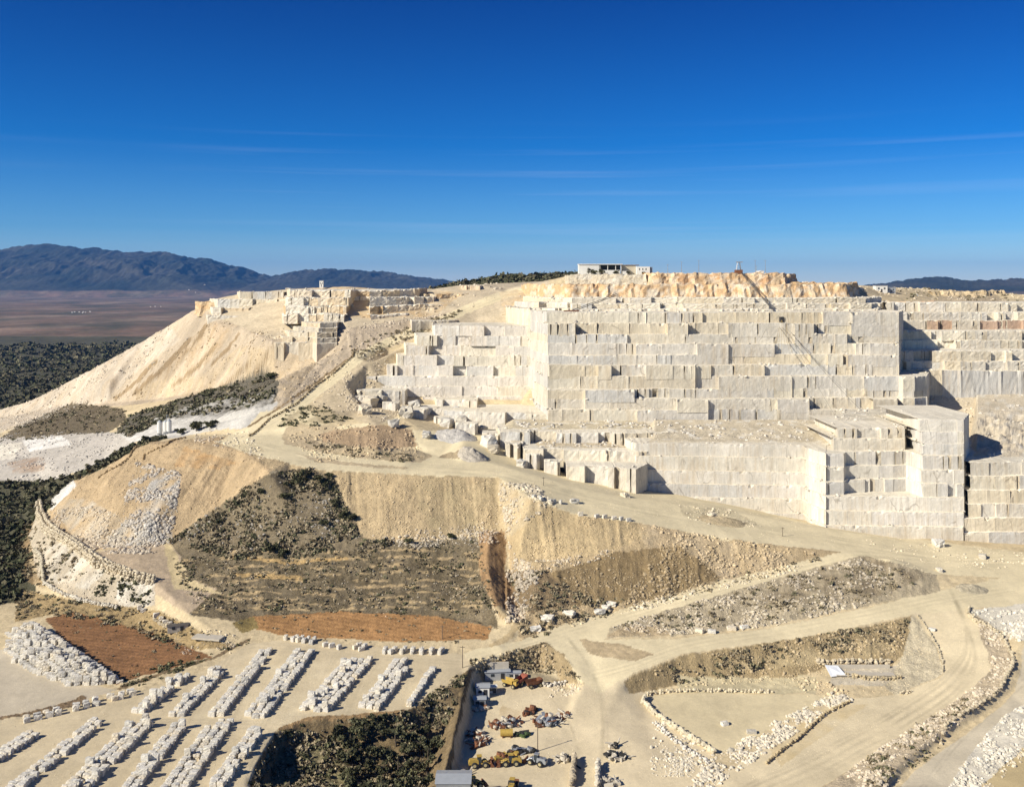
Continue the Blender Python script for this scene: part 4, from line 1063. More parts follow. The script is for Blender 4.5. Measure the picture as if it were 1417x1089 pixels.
def rocks_np(pos, size, cols, kind=1, flat=0.75):
    v, f = rock_template(kind); n = len(pos); nv = len(v)
    vv = v[None] * (1 + RNG.uniform(-.28, .28, (n, nv, 3)))
    vv = vv * (size[:, None, None] * np.stack([RNG.uniform(.7, 1.35, n), RNG.uniform(.7, 1.2, n), RNG.uniform(.55, 1.0, n) * flat / .75], -1)[:, None, :])
    a = RNG.uniform(0, 6.283, n); b = RNG.normal(0, .35, n)
    ca, sa, cb, sb = np.cos(a)[:, None], np.sin(a)[:, None], np.cos(b)[:, None], np.sin(b)[:, None]
    x, y, z = vv[..., 0], vv[..., 1], vv[..., 2]
    x, z = x * cb - z * sb, x * sb + z * cb
    vv = np.stack([x * ca - y * sa, x * sa + y * ca, z], -1) + pos[:, None, :]
    F = f[None] + (np.arange(n) * nv)[:, None, None]
    C = np.repeat(cols, nv, 0)
    return vv.reshape(-1, 3), F.reshape(-1, 3), C
def pick(poly, n, cls=None, minslope=None, clump=None, seed=1):
    m = in_poly(PX, PYF, poly) & (Yg < 1250)
    if cls is not None: m &= (ZONE == cls)
    if minslope: m &= SL > minslope
    j, i = np.nonzero(m)
    if not len(j): return np.zeros((0, 3)), np.zeros((0, 3))
    w = Yg[j, i] ** 1.0
    if clump: w = w * np.clip(fbm(Xg[j, i] / clump, Yg[j, i] / clump, seed + 200, 3) * 1.6 + 0.42, 0.04, None) ** 1.25
    k = RNG.choice(len(j), n, p=w / w.sum())
    j, i = j[k], i[k]
    fu = np.clip(i + RNG.uniform(-.5, .5, n), 0, NU - 1.01); fb = np.clip(j + RNG.uniform(-.5, .5, n), 0, NB - 1.01)
    iu, ju = fu.astype(int), fb.astype(int); tu, tb = fu - iu, fb - ju
    Hh = (H[ju, iu] * (1 - tu) + H[ju, iu + 1] * tu) * (1 - tb) + (H[ju + 1, iu] * (1 - tu) + H[ju + 1, iu + 1] * tu) * tb
    Y = np.exp(B[ju] * (1 - tb) + B[ju + 1] * tb); X = (U[0] + (U[1] - U[0]) * fu) * Y
    return np.stack([X, Y, Hh], -1), COLR[j, i]
def rubble(name, specs):
    Vs, Fs, Cs = [], [], []; off = 0
    for poly, n, s0, s1, col, mixk, clump in specs:
        if s1 > 1.7 and min(q[1] for q in poly) > 690: n = int(n * .62); s1 *= .85
        pos, gc = pick(poly, n, clump=clump, seed=len(Vs))
        if not len(pos): continue
        n = len(pos)
        size = 0.8 * (s0 + (s1 - s0) * RNG.random(n) ** 3.2)
        pos[:, 2] += size * 0.02
        mixk = mixk * 0.75
        c = (np.array(col)[None] * mixk + gc * 1.12 * (1 - mixk)) * RNG.uniform(.82, 1.14, (n, 1))
        V_, F_, C_ = rocks_np(pos, size, np.clip(c * RNG.uniform(.86, 1.1, (n, 1)), 0, .8), kind=1)
        Vs.append(V_); Fs.append(F_ + off); Cs.append(C_); off += len(V_)
    o = np_mesh(name, np.concatenate(Vs), np.concatenate(Fs), M_rubble, np.concatenate(Cs))
    tag(o, kind='stuff'); return o
PALE = (0.58, 0.52, 0.42); TAN = (0.54, 0.44, 0.29); WHITE = (0.62, 0.58, 0.49); GREY = (0.50, 0.475, 0.43)
FINE = [([(-60, 612), (20, 548), (120, 508), (230, 445), (290, 440), (480, 470), (470, 530), (390, 560), (300, 540), (150, 556)], 9000, .3, 1.1, TAN, .45, 30),
    ([(95, 668), (205, 612), (330, 605), (400, 640), (300, 700), (232, 748), (130, 760), (66, 730)], 5000, .2, .8, TAN, .5, 20),
    ([(455, 656), (690, 662), (735, 690), (880, 724), (1130, 765), (1000, 812), (860, 848), (720, 885), (700, 745), (500, 752)], 8000, .18, .75, TAN, .5, 14),
    ([(845, 868), (1080, 800), (1240, 770), (1290, 795), (1200, 838), (900, 880)], 2500, .15, .7, PALE, .5, 14),
    ([(865, 942), (1000, 900), (1262, 855), (1305, 930), (1240, 962), (1040, 945)], 3000, .15, .7, TAN, .5, 14),
    ([(640, 1089), (690, 930), (800, 950), (900, 960), (985, 1040), (900, 1110)], 1500, .1, .45, PALE, .5, 10),
    ([(1262, 850), (1345, 843), (1375, 925), (1210, 1042), (960, 1100), (1160, 968), (1306, 935)], 1200, .1, .4, PALE, .4, 10),
    ([(330, 600), (700, 650), (1140, 728), (1420, 765), (1420, 800), (1180, 765), (880, 723), (690, 661), (450, 651)], 2600, .15, .6, PALE, .5, 14),
    ([(-60, 1000), (345, 890), (640, 905), (600, 965), (400, 1000), (340, 1110), (-60, 1110)], 2200, .1, .4, PALE, .4, 14)]
rubble('loose_rock', FINE + [
    ([(-60, 612), (20, 548), (120, 508), (230, 445), (260, 470), (180, 530), (150, 552), (40, 590)], 5200, .5, 3.0, PALE, .8, 25),
    ([(150, 555), (300, 440), (400, 470), (440, 500), (380, 518), (300, 540)], 3600, .5, 3.0, TAN, .6, 22),
    ([(330, 480), (480, 470), (470, 520), (400, 560), (385, 520)], 900, .5, 2.6, TAN, .6, 15),
    ([(0, 600), (170, 598), (160, 640), (60, 668), (-20, 664)], 1500, .5, 2.4, GREY, .7, 14),
    ([(72, 705), (130, 700), (235, 740), (215, 762), (130, 762), (66, 730)], 2600, .5, 2.6, PALE, .8, 18),
    ([(190, 640), (250, 655), (240, 752), (160, 755), (170, 700)], 2000, .5, 2.6, GREY, .9, 12),
    ([(95, 668), (205, 612), (330, 605), (400, 640), (300, 700), (232, 745), (130, 750)], 1600, .3, 1.3, TAN, .5, 14),
    ([(270, 590), (345, 598), (370, 640), (320, 622), (270, 612)], 420, .5, 2.2, PALE, .8, 10),
    ([(560, 735), (700, 720), (700, 750), (560, 760)], 900, .5, 1.9, PALE, .7, 10),
    ([(460, 658), (690, 662), (700, 740), (500, 750)], 1700, .25, 1.1, TAN, .6, 10),
    ([(690, 668), (740, 672), (770, 700), (705, 730), (700, 860), (725, 860), (745, 800), (700, 745)], 1700, .6, 2.6, PALE, .85, 10),
    ([(720, 700), (880, 724), (900, 745), (840, 768), (720, 800)], 1500, .2, 1.1, TAN, .6, 10),
    ([(880, 724), (1130, 765), (1090, 792), (1000, 812), (860, 838), (900, 780)], 3200, .4, 2.3, TAN, .6, 12),
    ([(740, 800), (860, 770), (1000, 800), (860, 848), (720, 885)], 800, .4, 2.0, TAN, .7, 14),
    ([(845, 868), (930, 842), (1080, 800), (1190, 772), (1240, 790), (1200, 838), (1060, 868), (900, 880)], 3600, .4, 2.2, PALE, .7, 12),
    ([(865, 942), (940, 910), (1000, 900), (1262, 855), (1245, 905), (1140, 930), (1040, 945), (940, 950)], 1700, .3, 1.8, TAN, .6, 12),
    ([(1080, 930), (1150, 945), (1180, 960), (1120, 965)], 300, .5, 2.6, TAN, .7, 8),
    ([(1160, 955), (1180, 968), (1080, 1028), (1010, 1075), (960, 1110), (930, 1110), (985, 1050), (1010, 1035), (1080, 995)], 3800, .4, 2.2, WHITE, .95, 8),
    ([(905, 985), (1000, 1045), (960, 1070), (900, 1060)], 500, .4, 2.0, WHITE, .9, 7),
    ([(905, 1050), (960, 1045), (960, 1075), (900, 1075)], 700, .3, .9, WHITE, .9, 9),
    ([(1345, 845), (1395, 885), (1405, 920), (1388, 952), (1345, 988), (1245, 1062), (1210, 1110), (1110, 1110), (1210, 1041), (1290, 991), (1345, 953), (1374, 925)], 4200, .3, 2.0, PALE, .7, 12),
    ([(1340, 845), (1450, 840), (1450, 890), (1390, 885)], 900, .5, 2.3, WHITE, .9, 7),
    ([(1440, 960), (1390, 990), (1345, 1040), (1300, 1110), (1350, 1110), (1417, 1050), (1450, 1010)], 2400, .4, 2.2, WHITE, .8, 8),
    ([(770, 945), (806, 945), (800, 960), (760, 965)], 200, .6, 1.8, PALE, .8, 6),
    ([(650, 915), (750, 890), (803, 940), (745, 930), (668, 940)], 500, .3, 1.6, TAN, .5, 8),
    ([(938, 698), (1010, 705), (1060, 728), (1000, 732), (945, 715)], 420, .4, 2.0, PALE, .6, 7),
    ([(1180, 745), (1420, 765), (1420, 790), (1290, 780)], 420, .4, 1.8, PALE, .7, 8),
    ([(420, 590), (560, 585), (590, 632), (440, 640), (395, 605)], 1500, .4, 2.2, TAN, .5, 10),
    ([(430, 560), (500, 500), (560, 480), (560, 590)], 700, .4, 2.0, PALE, .7, 12),
    ([(1285, 520), (1440, 520), (1440, 640), (1290, 640)], 1800, .4, 2.4, PALE, .7, 16),
    ([(290, 455), (480, 455), (640, 405), (660, 425), (590, 460), (480, 480), (380, 480)], 1500, .5, 2.6, PALE, .7, 16),
    ([(60, 700), (130, 780), (215, 808), (212, 838), (105, 828), (52, 798)], 700, .3, 1.4, PALE, .7, 10),
    ([(232, 748), (300, 702), (400, 660), (480, 700), (500, 745), (330, 770)], 900, .3, 1.7, GREY, .7, 12),
    ([(240, 770), (660, 750), (690, 860), (450, 852), (262, 850)], 900, .3, 1.3, PALE, .5, 10),
    ([(640, 385), (700, 395), (690, 415), (640, 410)], 260, 1, 4.0, PALE, .9, 10),
    ([(1180, 396), (1440, 400), (1440, 425), (1240, 425)], 1500, .6, 3.2, PALE, .7, 14),
    ([(500, 440), (600, 440), (590, 480), (540, 560), (480, 570), (470, 530)], 1500, .4, 2.2, PALE, .7, 12),
    ([(70, 735), (130, 748), (232, 740), (215, 766), (130, 766), (66, 740)], 700, 1.2, 3.4, PALE, .9, 14),
    ([(500, 742), (600, 738), (690, 728), (690, 750), (560, 758)], 420, .9, 2.6, PALE, .9, 8),
    ([(720, 780), (840, 760), (850, 772), (720, 800)], 260, .8, 2.2, PALE, .8, 8),
    ([(20, 592), (110, 560), (150, 552), (60, 560), (0, 580)], 600, 1.2, 3.8, PALE, .9, 16),
    ([(860, 838), (1000, 806), (1120, 778), (1100, 790), (1000, 816), (860, 852)], 300, .8, 2.4, PALE, .8, 8),
    ([(220, 850), (330, 880), (320, 905), (250, 905)], 200, .4, 1.4, PALE, .7, 10),
    ([(690, 440), (730, 402), (790, 395), (790, 435)], 500, .4, 2.2, TAN, .6, 10),
])
# stone fallen on the benches and at their feet
def ledge_rubble():
    pos = []; sz = []
    for pts, z in BENCH_TOPS:
        for _ in range(int(len(pts) * 0.42)):
            x, y = random.choice(pts)
            if random.random() < 0.72: continue
            for q in range(random.choice((1, 1, 2, 3, 5))):
                pos.append((x + random.gauss(0, 1.3), y + random.uniform(0.6, 4.2), z + 0.1)); sz.append(0.3 + 1.5 * random.random() ** 3)
    for X, Y, Z in SHEETS:
        for _ in range(X.size // 5):
            j, i = random.randrange(X.shape[0]), random.randrange(X.shape[1])
            if fbm(np.array([X[j, i] / 9]), np.array([Y[j, i] / 9]), 15, 3)[0] + random.gauss(0, .12) < .08: continue
            pos.append((X[j, i], Y[j, i], Z[j, i] + .1)); sz.append(0.3 + 1.9 * random.random() ** 3)
    pos = np.array(pos); sz = np.array(sz)
    c = np.array((0.60, 0.55, 0.46))[None] * RNG.uniform(.8, 1.1, (len(sz), 1))
    V_, F_, C_ = rocks_np(pos, sz, c)
    tag(np_mesh('bench_rubble', V_, F_, M_rubble, C_), kind='stuff')
ledge_rubble()

def bush_np(pos, rad, cols, leaves, lsize):
    """clumps of small leaf sprays spread through a dome"""
    n = len(pos); m = leaves
    d = RNG.normal(0, 1, (n, m, 3)); d /= np.linalg.norm(d, axis=-1, keepdims=True) + 1e-9
    r = RNG.random((n, m)) ** 0.45
    lump = 1 + 0.35 * np.sin(d[..., 0] * 4 + RNG.uniform(0, 6, (n, 1))) * np.cos(d[..., 1] * 3.3 + RNG.uniform(0, 6, (n, 1)))
    c = d * (r * lump)[..., None]
    c[..., 2] = np.abs(c[..., 2]) * 0.85
    c = c * rad[:, None, :] + pos[:, None, :]
    t1 = RNG.normal(0, 1, (n, m, 3)); t1 /= np.linalg.norm(t1, axis=-1, keepdims=True)
    t2 = np.cross(t1, RNG.normal(0, 1, (n, m, 3))); t2 /= np.linalg.norm(t2, axis=-1, keepdims=True) + 1e-9
    s = (lsize[:, None] * RNG.uniform(.6, 1.3, (n, m)))[..., None]
    q = np.stack([c - t1 * s - t2 * s * .6, c + t1 * s - t2 * s * .6, c + t1 * s * .7 + t2 * s * .7, c - t1 * s * .7 + t2 * s * .7], 2)
    C = np.repeat((cols[:, None, :] * RNG.uniform(.65, 1.35, (n, m, 1))).reshape(-1, 3), 4, 0)
    F = np.arange(n * m * 4).reshape(-1, 4)
    return q.reshape(-1, 3), F, C
G1 = np.array([(0.085, 0.085, 0.042), (0.17, 0.155, 0.092), (0.26, 0.215, 0.135), (0.13, 0.128, 0.068), (0.32, 0.265, 0.17)])
def scrub(name, specs):
    Vs, Fs, Cs = [], [], []; off = 0
    for poly, n, s0, s1, pal, clump in specs:
        n = int(n * .85)
        pos, gc = pick(poly, n, clump=clump, seed=len(Vs) + 50)
        if not len(pos): continue
        n = len(pos)
        r = s0 + (s1 - s0) * RNG.random(n) ** 2
        rad = np.stack([r * RNG.uniform(.8, 1.3, n), r * RNG.uniform(.8, 1.3, n), r * RNG.uniform(.7, 1.1, n)], -1)
        c = G1[RNG.choice(pal, n)] * RNG.uniform(.8, 1.2, (n, 1))
        V_, F_, C_ = bush_np(pos, rad, c, 16, r * .42)
        Vs.append(V_); Fs.append(F_ + off); Cs.append(C_); off += len(V_)
    tag(np_mesh(name, np.concatenate(Vs), np.concatenate(Fs), M_leaf, np.concatenate(Cs)), kind='stuff')
MIX = [0, 1, 2, 3, 4, 4, 2, 4, 2]; DK = [0, 0, 1, 3]; DRY = [2, 4, 4, 1]
scrub('scrub', [
    ([(232, 750), (300, 702), (372, 655), (425, 648), (460, 656), (480, 700), (505, 745), (560, 752), (450, 770), (330, 775)], 2600, .4, 1.5, MIX, 10),
    ([(238, 770), (450, 762), (665, 745), (690, 860), (600, 850), (450, 848), (262, 850)], 1700, .3, 1.0, MIX, 9),
    ([(-60, 650), (20, 592), (100, 558), (170, 565), (175, 580), (150, 600), (80, 606), (0, 612)], 1100, .4, 1.6, MIX, 14),
    ([(160, 598), (180, 575), (300, 537), (372, 514), (384, 530), (380, 556), (300, 572), (230, 580), (180, 605)], 1800, .5, 2.0, [0, 1, 3, 1, 2], 14),
    ([(28, 720), (70, 740), (130, 790), (60, 815), (30, 800)], 300, .4, 1.4, DRY, 8),
    ([(28, 815), (110, 832), (220, 845), (300, 885), (250, 900), (180, 870), (70, 850), (20, 860)], 700, .3, 1.2, MIX, 9),
    ([(140, 790), (215, 805), (212, 838), (120, 825)], 160, .3, 1.3, DK, 6),
    ([(382, 1012), (470, 996), (560, 988), (642, 930), (640, 960), (600, 1040), (590, 1089), (345, 1089)], 2200, .3, 1.3, MIX, 9),
    ([(700, 790), (760, 790), (850, 850), (720, 880)], 420, .3, 1.2, DRY, 8),
    ([(845, 868), (1080, 800), (1190, 772), (1290, 795), (1200, 838), (900, 880)], 520, .3, 1.2, DRY, 12),
    ([(870, 935), (1000, 902), (1262, 855), (1245, 890), (1040, 930), (940, 945)], 420, .3, 1.2, DRY, 12),
    ([(420, 610), (590, 632), (560, 640), (450, 628)], 260, .3, 1.2, DRY, 8),
    ([(385, 590), (400, 565), (440, 560), (490, 580), (430, 590)], 200, .4, 1.4, DK, 8),
    ([(480, 480), (600, 440), (640, 430), (590, 460), (500, 500)], 400, .4, 1.4, DRY, 9),
    ([(165, 940), (345, 885), (345, 890), (180, 955)], 160, .3, 1.0, DK, 9),
    ([(650, 915), (750, 890), (803, 940), (745, 930), (668, 940)], 240, .3, 1.0, DRY, 8),
    ([(1240, 396), (1440, 398), (1440, 422), (1250, 422)], 260, .8, 2.6, MIX, 10),
    ([(0, 540), (100, 490), (210, 440), (225, 448), (130, 505), (30, 556)], 420, 1, 3.2, [0, 0, 1, 3], 12),
    ([(740, 805), (860, 830), (1000, 800), (1130, 768), (1140, 775), (1000, 815), (850, 850), (720, 890)], 300, .3, 1.1, DRY, 8),
    ([(320, 860), (470, 840), (690, 862), (680, 890), (560, 892), (400, 884)], 170, .2, .7, DRY, 5),
    ([(60, 850), (200, 866), (300, 905), (170, 952), (105, 920)], 130, .2, .8, DRY, 6),
    ([(1200, 1040), (1350, 960), (1300, 1040), (1200, 1100)], 200, .3, 1.0, MIX, 8),
])
# the woods beyond: one mass of crowns
def wood(name, sel, n, s0, s1, leaves=10):
    j, i = np.nonzero(sel)
    w = np.ones(len(j)); k = RNG.choice(len(j), n)
    j, i = j[k], i[k]
    pos = np.stack([Xg[j, i] + RNG.normal(0, 2, n), Yg[j, i] * (1 + RNG.normal(0, .003, n)), H[j, i] - .3], -1)
    r = s0 + (s1 - s0) * RNG.random(n) ** 2
    r = r * np.clip(pos[:, 1] / 1200, .8, 2.2)
    rad = np.stack([r, r, r * RNG.uniform(.8, 1.3, n)], -1)
    c = np.array([(0.075, 0.08, 0.04), (0.105, 0.10, 0.055), (0.13, 0.115, 0.068)])[RNG.choice(3, n)] * RNG.uniform(.75, 1.2, (n, 1))
    V_, F_, C_ = bush_np(pos, rad, c, leaves, r * .5)
    tag(np_mesh(name, V_, F_, M_leaf, C_), kind='stuff')
wood('far_wood', forest & (PX > -80) & (PX < 260) & (ZONE == B_), 9000, 1.5, 4.6)
wood('ridge_wood', ridge & (ZONE == B_) & (PX > 540) & (PX < 830), 3200, 2.0, 5.0)
wood('edge_wood', (ZONE == B_) & (Yg < 950) & in_poly(PX, PYF, [(-80, 664), (60, 665), (110, 655), (180, 618), (215, 603), (228, 606), (160, 640), (100, 668), (70, 700), (56, 715), (36, 740), (30, 830), (-80, 860)]), 1500, 1.4, 3.4, 22)
# ---------------------------------------------------------------- things
M_white = mat_plain('white_render', (0.72, 0.70, 0.64), .8)
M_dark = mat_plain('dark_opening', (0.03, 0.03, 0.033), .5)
M_steel = mat_plain('galvanised_steel', (0.36, 0.38, 0.40), .45, .5)
M_greym = mat_plain('grey_sheet', (0.42, 0.44, 0.45), .5, .3)
M_yellow = mat_plain('machine_yellow', (0.42, 0.285, 0.06), .65, 0, .45, 2.2)
M_rust = mat_plain('rusty_steel', (0.20, 0.085, 0.04), .8, .2, .4, 1.5)
M_tyre = mat_plain('tyre_rubber', (0.025, 0.024, 0.022), .9)
M_rim = mat_plain('dusty_rim', (0.42, 0.36, 0.20), .6)
M_red = mat_plain('faded_red', (0.32, 0.10, 0.06), .6, 0, .3, 1.2)
M_concrete = mat_plain('concrete', (0.50, 0.45, 0.36), .9, 0, .2, .6)
M_glass = mat_plain('dark_glass', (0.03, 0.04, 0.05), .15)
M_bark = mat_plain('bark', (0.10, 0.075, 0.05), .9)
M_wood = mat_plain('weathered_pole', (0.14, 0.11, 0.08), .9)
M_cable = mat_plain('cable', (0.06, 0.055, 0.05), .7)
M_green = mat_plain('machine_green', (0.06, 0.10, 0.03), .6, 0, .3)
M_block2 = M_block

def rough_block(mb, c, s, rz, col, tilt=0.0):
    mb.box(c, s, rz, col, jit=min(s) * 0.07, tilt=tilt)
def block_mesh(name, s, col):
    """a split block: subdivided box with chipped arrises, about its base centre"""
    nx, ny, nz = 3, 3, 3
    mb = MB(); idx = {}; V = []
    def vid(i, j, k):
        if (i, j, k) not in idx:
            idx[(i, j, k)] = len(V)
            p = [(i / nx - .5) * s[0], (j / ny - .5) * s[1], (k / nz) * s[2]]
            e = sum(1 for a, n in ((i, nx), (j, ny), (k, nz)) if a in (0, n))
            sh = 0.05 * (e - 1) * random.random() * 1.6
            p[0] *= 1 - sh; p[1] *= 1 - sh
            if k == nz: p[2] -= sh * s[2]
            g_ = .045 if max(s) < 3.4 else .05 * max(s)
            V.append([p[0] + random.gauss(0, g_), p[1] + random.gauss(0, g_), p[2] + (random.gauss(0, g_) if k else -.15)])
        return idx[(i, j, k)]
    Fs = []
    for a in range(3):
        for b in range(3):
            Fs += [(vid(a, b, 0), vid(a, b + 1, 0), vid(a + 1, b + 1, 0), vid(a + 1, b, 0)), (vid(a, b, 3), vid(a + 1, b, 3), vid(a + 1, b + 1, 3), vid(a, b + 1, 3)),
                   (vid(a, 0, b), vid(a + 1, 0, b), vid(a + 1, 0, b + 1), vid(a, 0, b + 1)), (vid(a, 3, b), vid(a, 3, b + 1), vid(a + 1, 3, b + 1), vid(a + 1, 3, b)),
                   (vid(0, a, b), vid(0, a, b + 1), vid(0, a + 1, b + 1), vid(0, a + 1, b)), (vid(3, a, b), vid(3, a + 1, b), vid(3, a + 1, b + 1), vid(3, a, b + 1))]
    return V, Fs, col
BCOL = [(0.70, 0.65, 0.55), (0.67, 0.63, 0.55), (0.71, 0.65, 0.53), (0.62, 0.59, 0.52), (0.68, 0.60, 0.46), (0.73, 0.69, 0.60)]
PROTO = []
for q in range(16):
    s = (random.uniform(1.7, 2.3), random.uniform(1.05, 1.5), random.uniform(1.15, 1.7))
    w_ = random.uniform(.86, 1.05)
    V_, F_, c_ = block_mesh('stone_block', s, tuple(v * w_ for v in random.choice(BCOL)))
    mb = MB(); mb.add(V_, F_, c_); PROTO.append((mb, s))
PMESH = []
for mb, s in PROTO:
    o = mb.build('stone_block', M_block); PMESH.append((o.data, s)); bpy.data.objects.remove(o)

ROWS_BACK = [((192, 986), (256, 936), 2), ((243, 992), (304, 930), 2), ((298, 992), (367, 904), 2), ((352, 994), (420, 904), 3), ((434, 984), (497, 914), 4), ((510, 982), (558, 918), 3), ((566, 977), (602, 922), 1)]
ROWS_FRONT = [((-20, 1060), (48, 1016), 2), ((18, 1095), (138, 998), 2), ((100, 1098), (200, 1000), 3), ((178, 1096), (250, 1004), 2), ((240, 1096), (303, 1006), 3), ((298, 1092), (356, 1012), 2)]
cand = []
def row(a, b, lines, tier, idx, gap=2.4, pitch=1.55):
    xa, ya, _ = ground_at(*a); xb, yb, _ = ground_at(*b)
    L = math.hypot(xb - xa, yb - ya); tx, ty = (xb - xa) / L, (yb - ya) / L
    names = {1: ['only'], 2: ['left', 'right'], 3: ['left', 'middle', 'right'], 4: ['leftmost', 'second', 'third', 'rightmost']}[lines]
    for l in range(lines):
        off = (l - (lines - 1) / 2) * gap
        s = random.uniform(0, 1.5); k = 0
        end = L + random.uniform(-3, 3)
        while s < end:
            if random.random() < 0.05: s += pitch * random.uniform(.6, 1.6); continue
            x = xa + tx * s + ty * off + random.gauss(0, .12); y = ya + ty * s - tx * off + random.gauss(0, .1)
            z = zat(x, y)
            base = dict(x=x, y=y, z=z, rz=math.atan2(ty, tx) - math.pi / 2 + random.gauss(0, .06), proto=random.randrange(16), where=(k, names[l], idx, tier), up=False)
            cand.append(base)
            if random.random() < 0.10:
                cand.append(dict(base, z=z + PMESH[base['proto']][1][2] - 0.06, proto=random.randrange(16), rz=base['rz'] + random.gauss(0, .12), up=True))
            s += pitch * random.uniform(.92, 1.2); k += 1
for i, (a, b, n) in enumerate(ROWS_BACK): row(a, b, n, 'back', i)
for i, (a, b, n) in enumerate(ROWS_FRONT): row(a, b, n, 'front', i)
def inview(c):
    px = CX + FPX * c['x'] / c['y']; py = HY + FPX * (CAMZ - c['z'] - .8) / c['y']
    return -6 < px < 1423 and py < 1092
cand = [c for c in cand if inview(c)]
cand.sort(key=lambda c: c['y'])
far_blocks = MB()
def merge_block(mb, c):
    pm, s = PROTO[c['proto']]; ca, sa = math.cos(c['rz']), math.sin(c['rz'])
    mb.add([(c['x'] + x * ca - y * sa, c['y'] + x * sa + y * ca, c['z'] + z) for x, y, z in pm.v], pm.f, pm.c[0])
for n, c in enumerate(cand):
    if n < 300 and c['where'][0] < len(ORD):
        o = bpy.data.objects.new('stone_block', PMESH[c['proto']][0]); COL.objects.link(o)
        o.location = (c['x'], c['y'], c['z']); o.rotation_euler = (0, 0, c['rz'])
        k, ln, idx, tier = c['where']
        lab = f"{'stacked' if c['up'] else 'pale'} marble block {'atop the' if c['up'] else ','} {ORD[k]} from near end, {ln} line, {ORD[idx]} {tier} row".replace(' ,', ',')
        tag(o, lab, 'stone block', 'quarried marble blocks standing in rows in the stock yard')
    else: merge_block(far_blocks, c)
# the big stack, the line along the track and the blocks along the top of the yard: counted past the 300 that show largest
def stack_blocks():
    A, Bq = ground_at(140, 946), ground_at(34, 872)
    ax, ay = Bq[0] - A[0], Bq[1] - A[1]; L = math.hypot(ax, ay); tx, ty = ax / L, ay / L
    for layer in range(3):
        n = int(L / 2.3)
        for i in range(n):
            wd = 6 + int(4 * math.sin(math.pi * min(1, (i + 3) / n)))
            for j in range(wd - layer * 2):
                if layer == 2 and random.random() < .5: continue
                s = i * 2.3 + random.gauss(0, .2); off = (j + layer * 0.9) * 2.9 + random.gauss(0, .2)
                x = A[0] + tx * s - ty * off * -1; y = A[1] + ty * s - tx * off
                x, y = A[0] + tx * s + ty * off * 0 - off * 0.93, A[1] + ty * s - off * 0.05
                merge_block(far_blocks, dict(x=x + 6, y=y, z=zat(x, y) + layer * 1.72, rz=random.gauss(0.1, .14), proto=random.randrange(16)))
stack_blocks()
def line_blocks(pts, pitch, lines=1, rz=0.0, gap=2.4, jit=.2):
    for (a, b) in zip(pts[:-1], pts[1:]):
        xa, ya, _ = ground_at(*a); xb, yb, _ = ground_at(*b); L = math.hypot(xb - xa, yb - ya)
        for i in range(int(L / pitch)):
            for l in range(lines):
                if random.random() < .1: continue
                t = (i + .5 + random.gauss(0, jit * .4)) * pitch / L
                x = xa + (xb - xa) * t - (yb - ya) / L * l * gap; y = ya + (yb - ya) * t + (xb - xa) / L * l * gap
                merge_block(far_blocks, dict(x=x, y=y, z=zat(x, y), rz=rz + random.gauss(0, .2), proto=random.randrange(16)))
line_blocks([(30, 1001), (100, 984), (150, 971), (192, 960)], 2.9, 2, 0.3)
line_blocks([(392, 884), (440, 892)], 2.6, 2, 1.4)
line_blocks([(446, 893), (476, 899)], 3.0, 1, .5); line_blocks([(486, 896), (512, 903)], 3.0, 2, .8)
line_blocks([(524, 904), (618, 905)], 3.3, 2, 1.35)
line_blocks([(732, 690), (775, 697)], 3.2, 1, .9); line_blocks([(742, 693), (800, 699)], 4.5, 1, 1.0)
line_blocks([(800, 713), (880, 722)], 3.4, 1, .4)
line_blocks([(190, 842), (250, 872)], 3.4, 1, .3)
tag(far_blocks.build('stacked_blocks', M_block), kind='stuff')

# loose large blocks and split slabs lying at the foot of the benches
QB = [(505, 572, 6, 8, 5), (528, 556, 5, 6, 4), (562, 577, 7, 9, 6), (590, 572, 5, 7, 4), (604, 570, 4, 5, 3), (640, 586, 6, 8, 5), (655, 578, 5, 6, 4), (690, 582, 5, 7, 5), (712, 602, 6, 8, 6), (740, 634, 5, 6, 5), (752, 640, 4, 6, 4),
      (790, 653, 4, 5, 3), (872, 655, 5, 6, 4), (865, 687, 3, 4, 2), (795, 696, 4, 2, 2), (1298, 755, 4, 5, 3), (1300, 790, 2, 3, 1.5), (1360, 772, 3, 3, 2), (985, 716, 3, 4, 2.4), (1003, 1003, 2.2, 1.6, 1.4), (1040, 1014, 3, 1.5, 1.2)]
QLAB = ['large dark cut block at the left end of the quarry floor', 'grey cut block beside the left end of the long bench', 'tall split block with a broken shaded side above the road bend', 'pale sawn block standing before the long grey bench', 'small sawn block just right of the pale sawn block',
        'leaning grey slab block behind the white rubble heap', 'grey block tucked under the bench behind the leaning slab', 'pale square block in the middle of the upper quarry floor', 'large dark-sided block where the quarry road turns', 'pointed grey block above the edge of the quarry road', 'small pale block touching the pointed grey block',
        'low block at the foot of the third stepped bench', 'square block at the corner where the long lower wall begins', 'small block lying alone on the wide dusty floor', 'flat block beside the dark rut on the dusty floor', 'grey wedge block at the foot of the tall right wall', 'small boulder block near the far road junction', 'block among rubble at the far right quarry foot', 'dark block in the rubble heap beside the dusty floor',
        'small pale block alone in the walled basin', 'pale flat block at the basin edge near white rubble']
for (px, py, a, b, h), lab in zip(QB, QLAB):
    x, y, z = ground_at(px, py)
    w_ = random.uniform(.72, .95); V_, F_, c_ = block_mesh('quarry_block', (a, b, h), tuple(v * w_ for v in random.choice(BCOL)))
    mb = MB(); mb.add(V_, F_, c_); o = mb.build('quarry_block', M_block)
    o.location = (x, y, z - .2); o.rotation_euler = (random.gauss(0, .05), random.gauss(0, .05), random.uniform(-.6, .6))
    tag(o, lab, 'stone block')
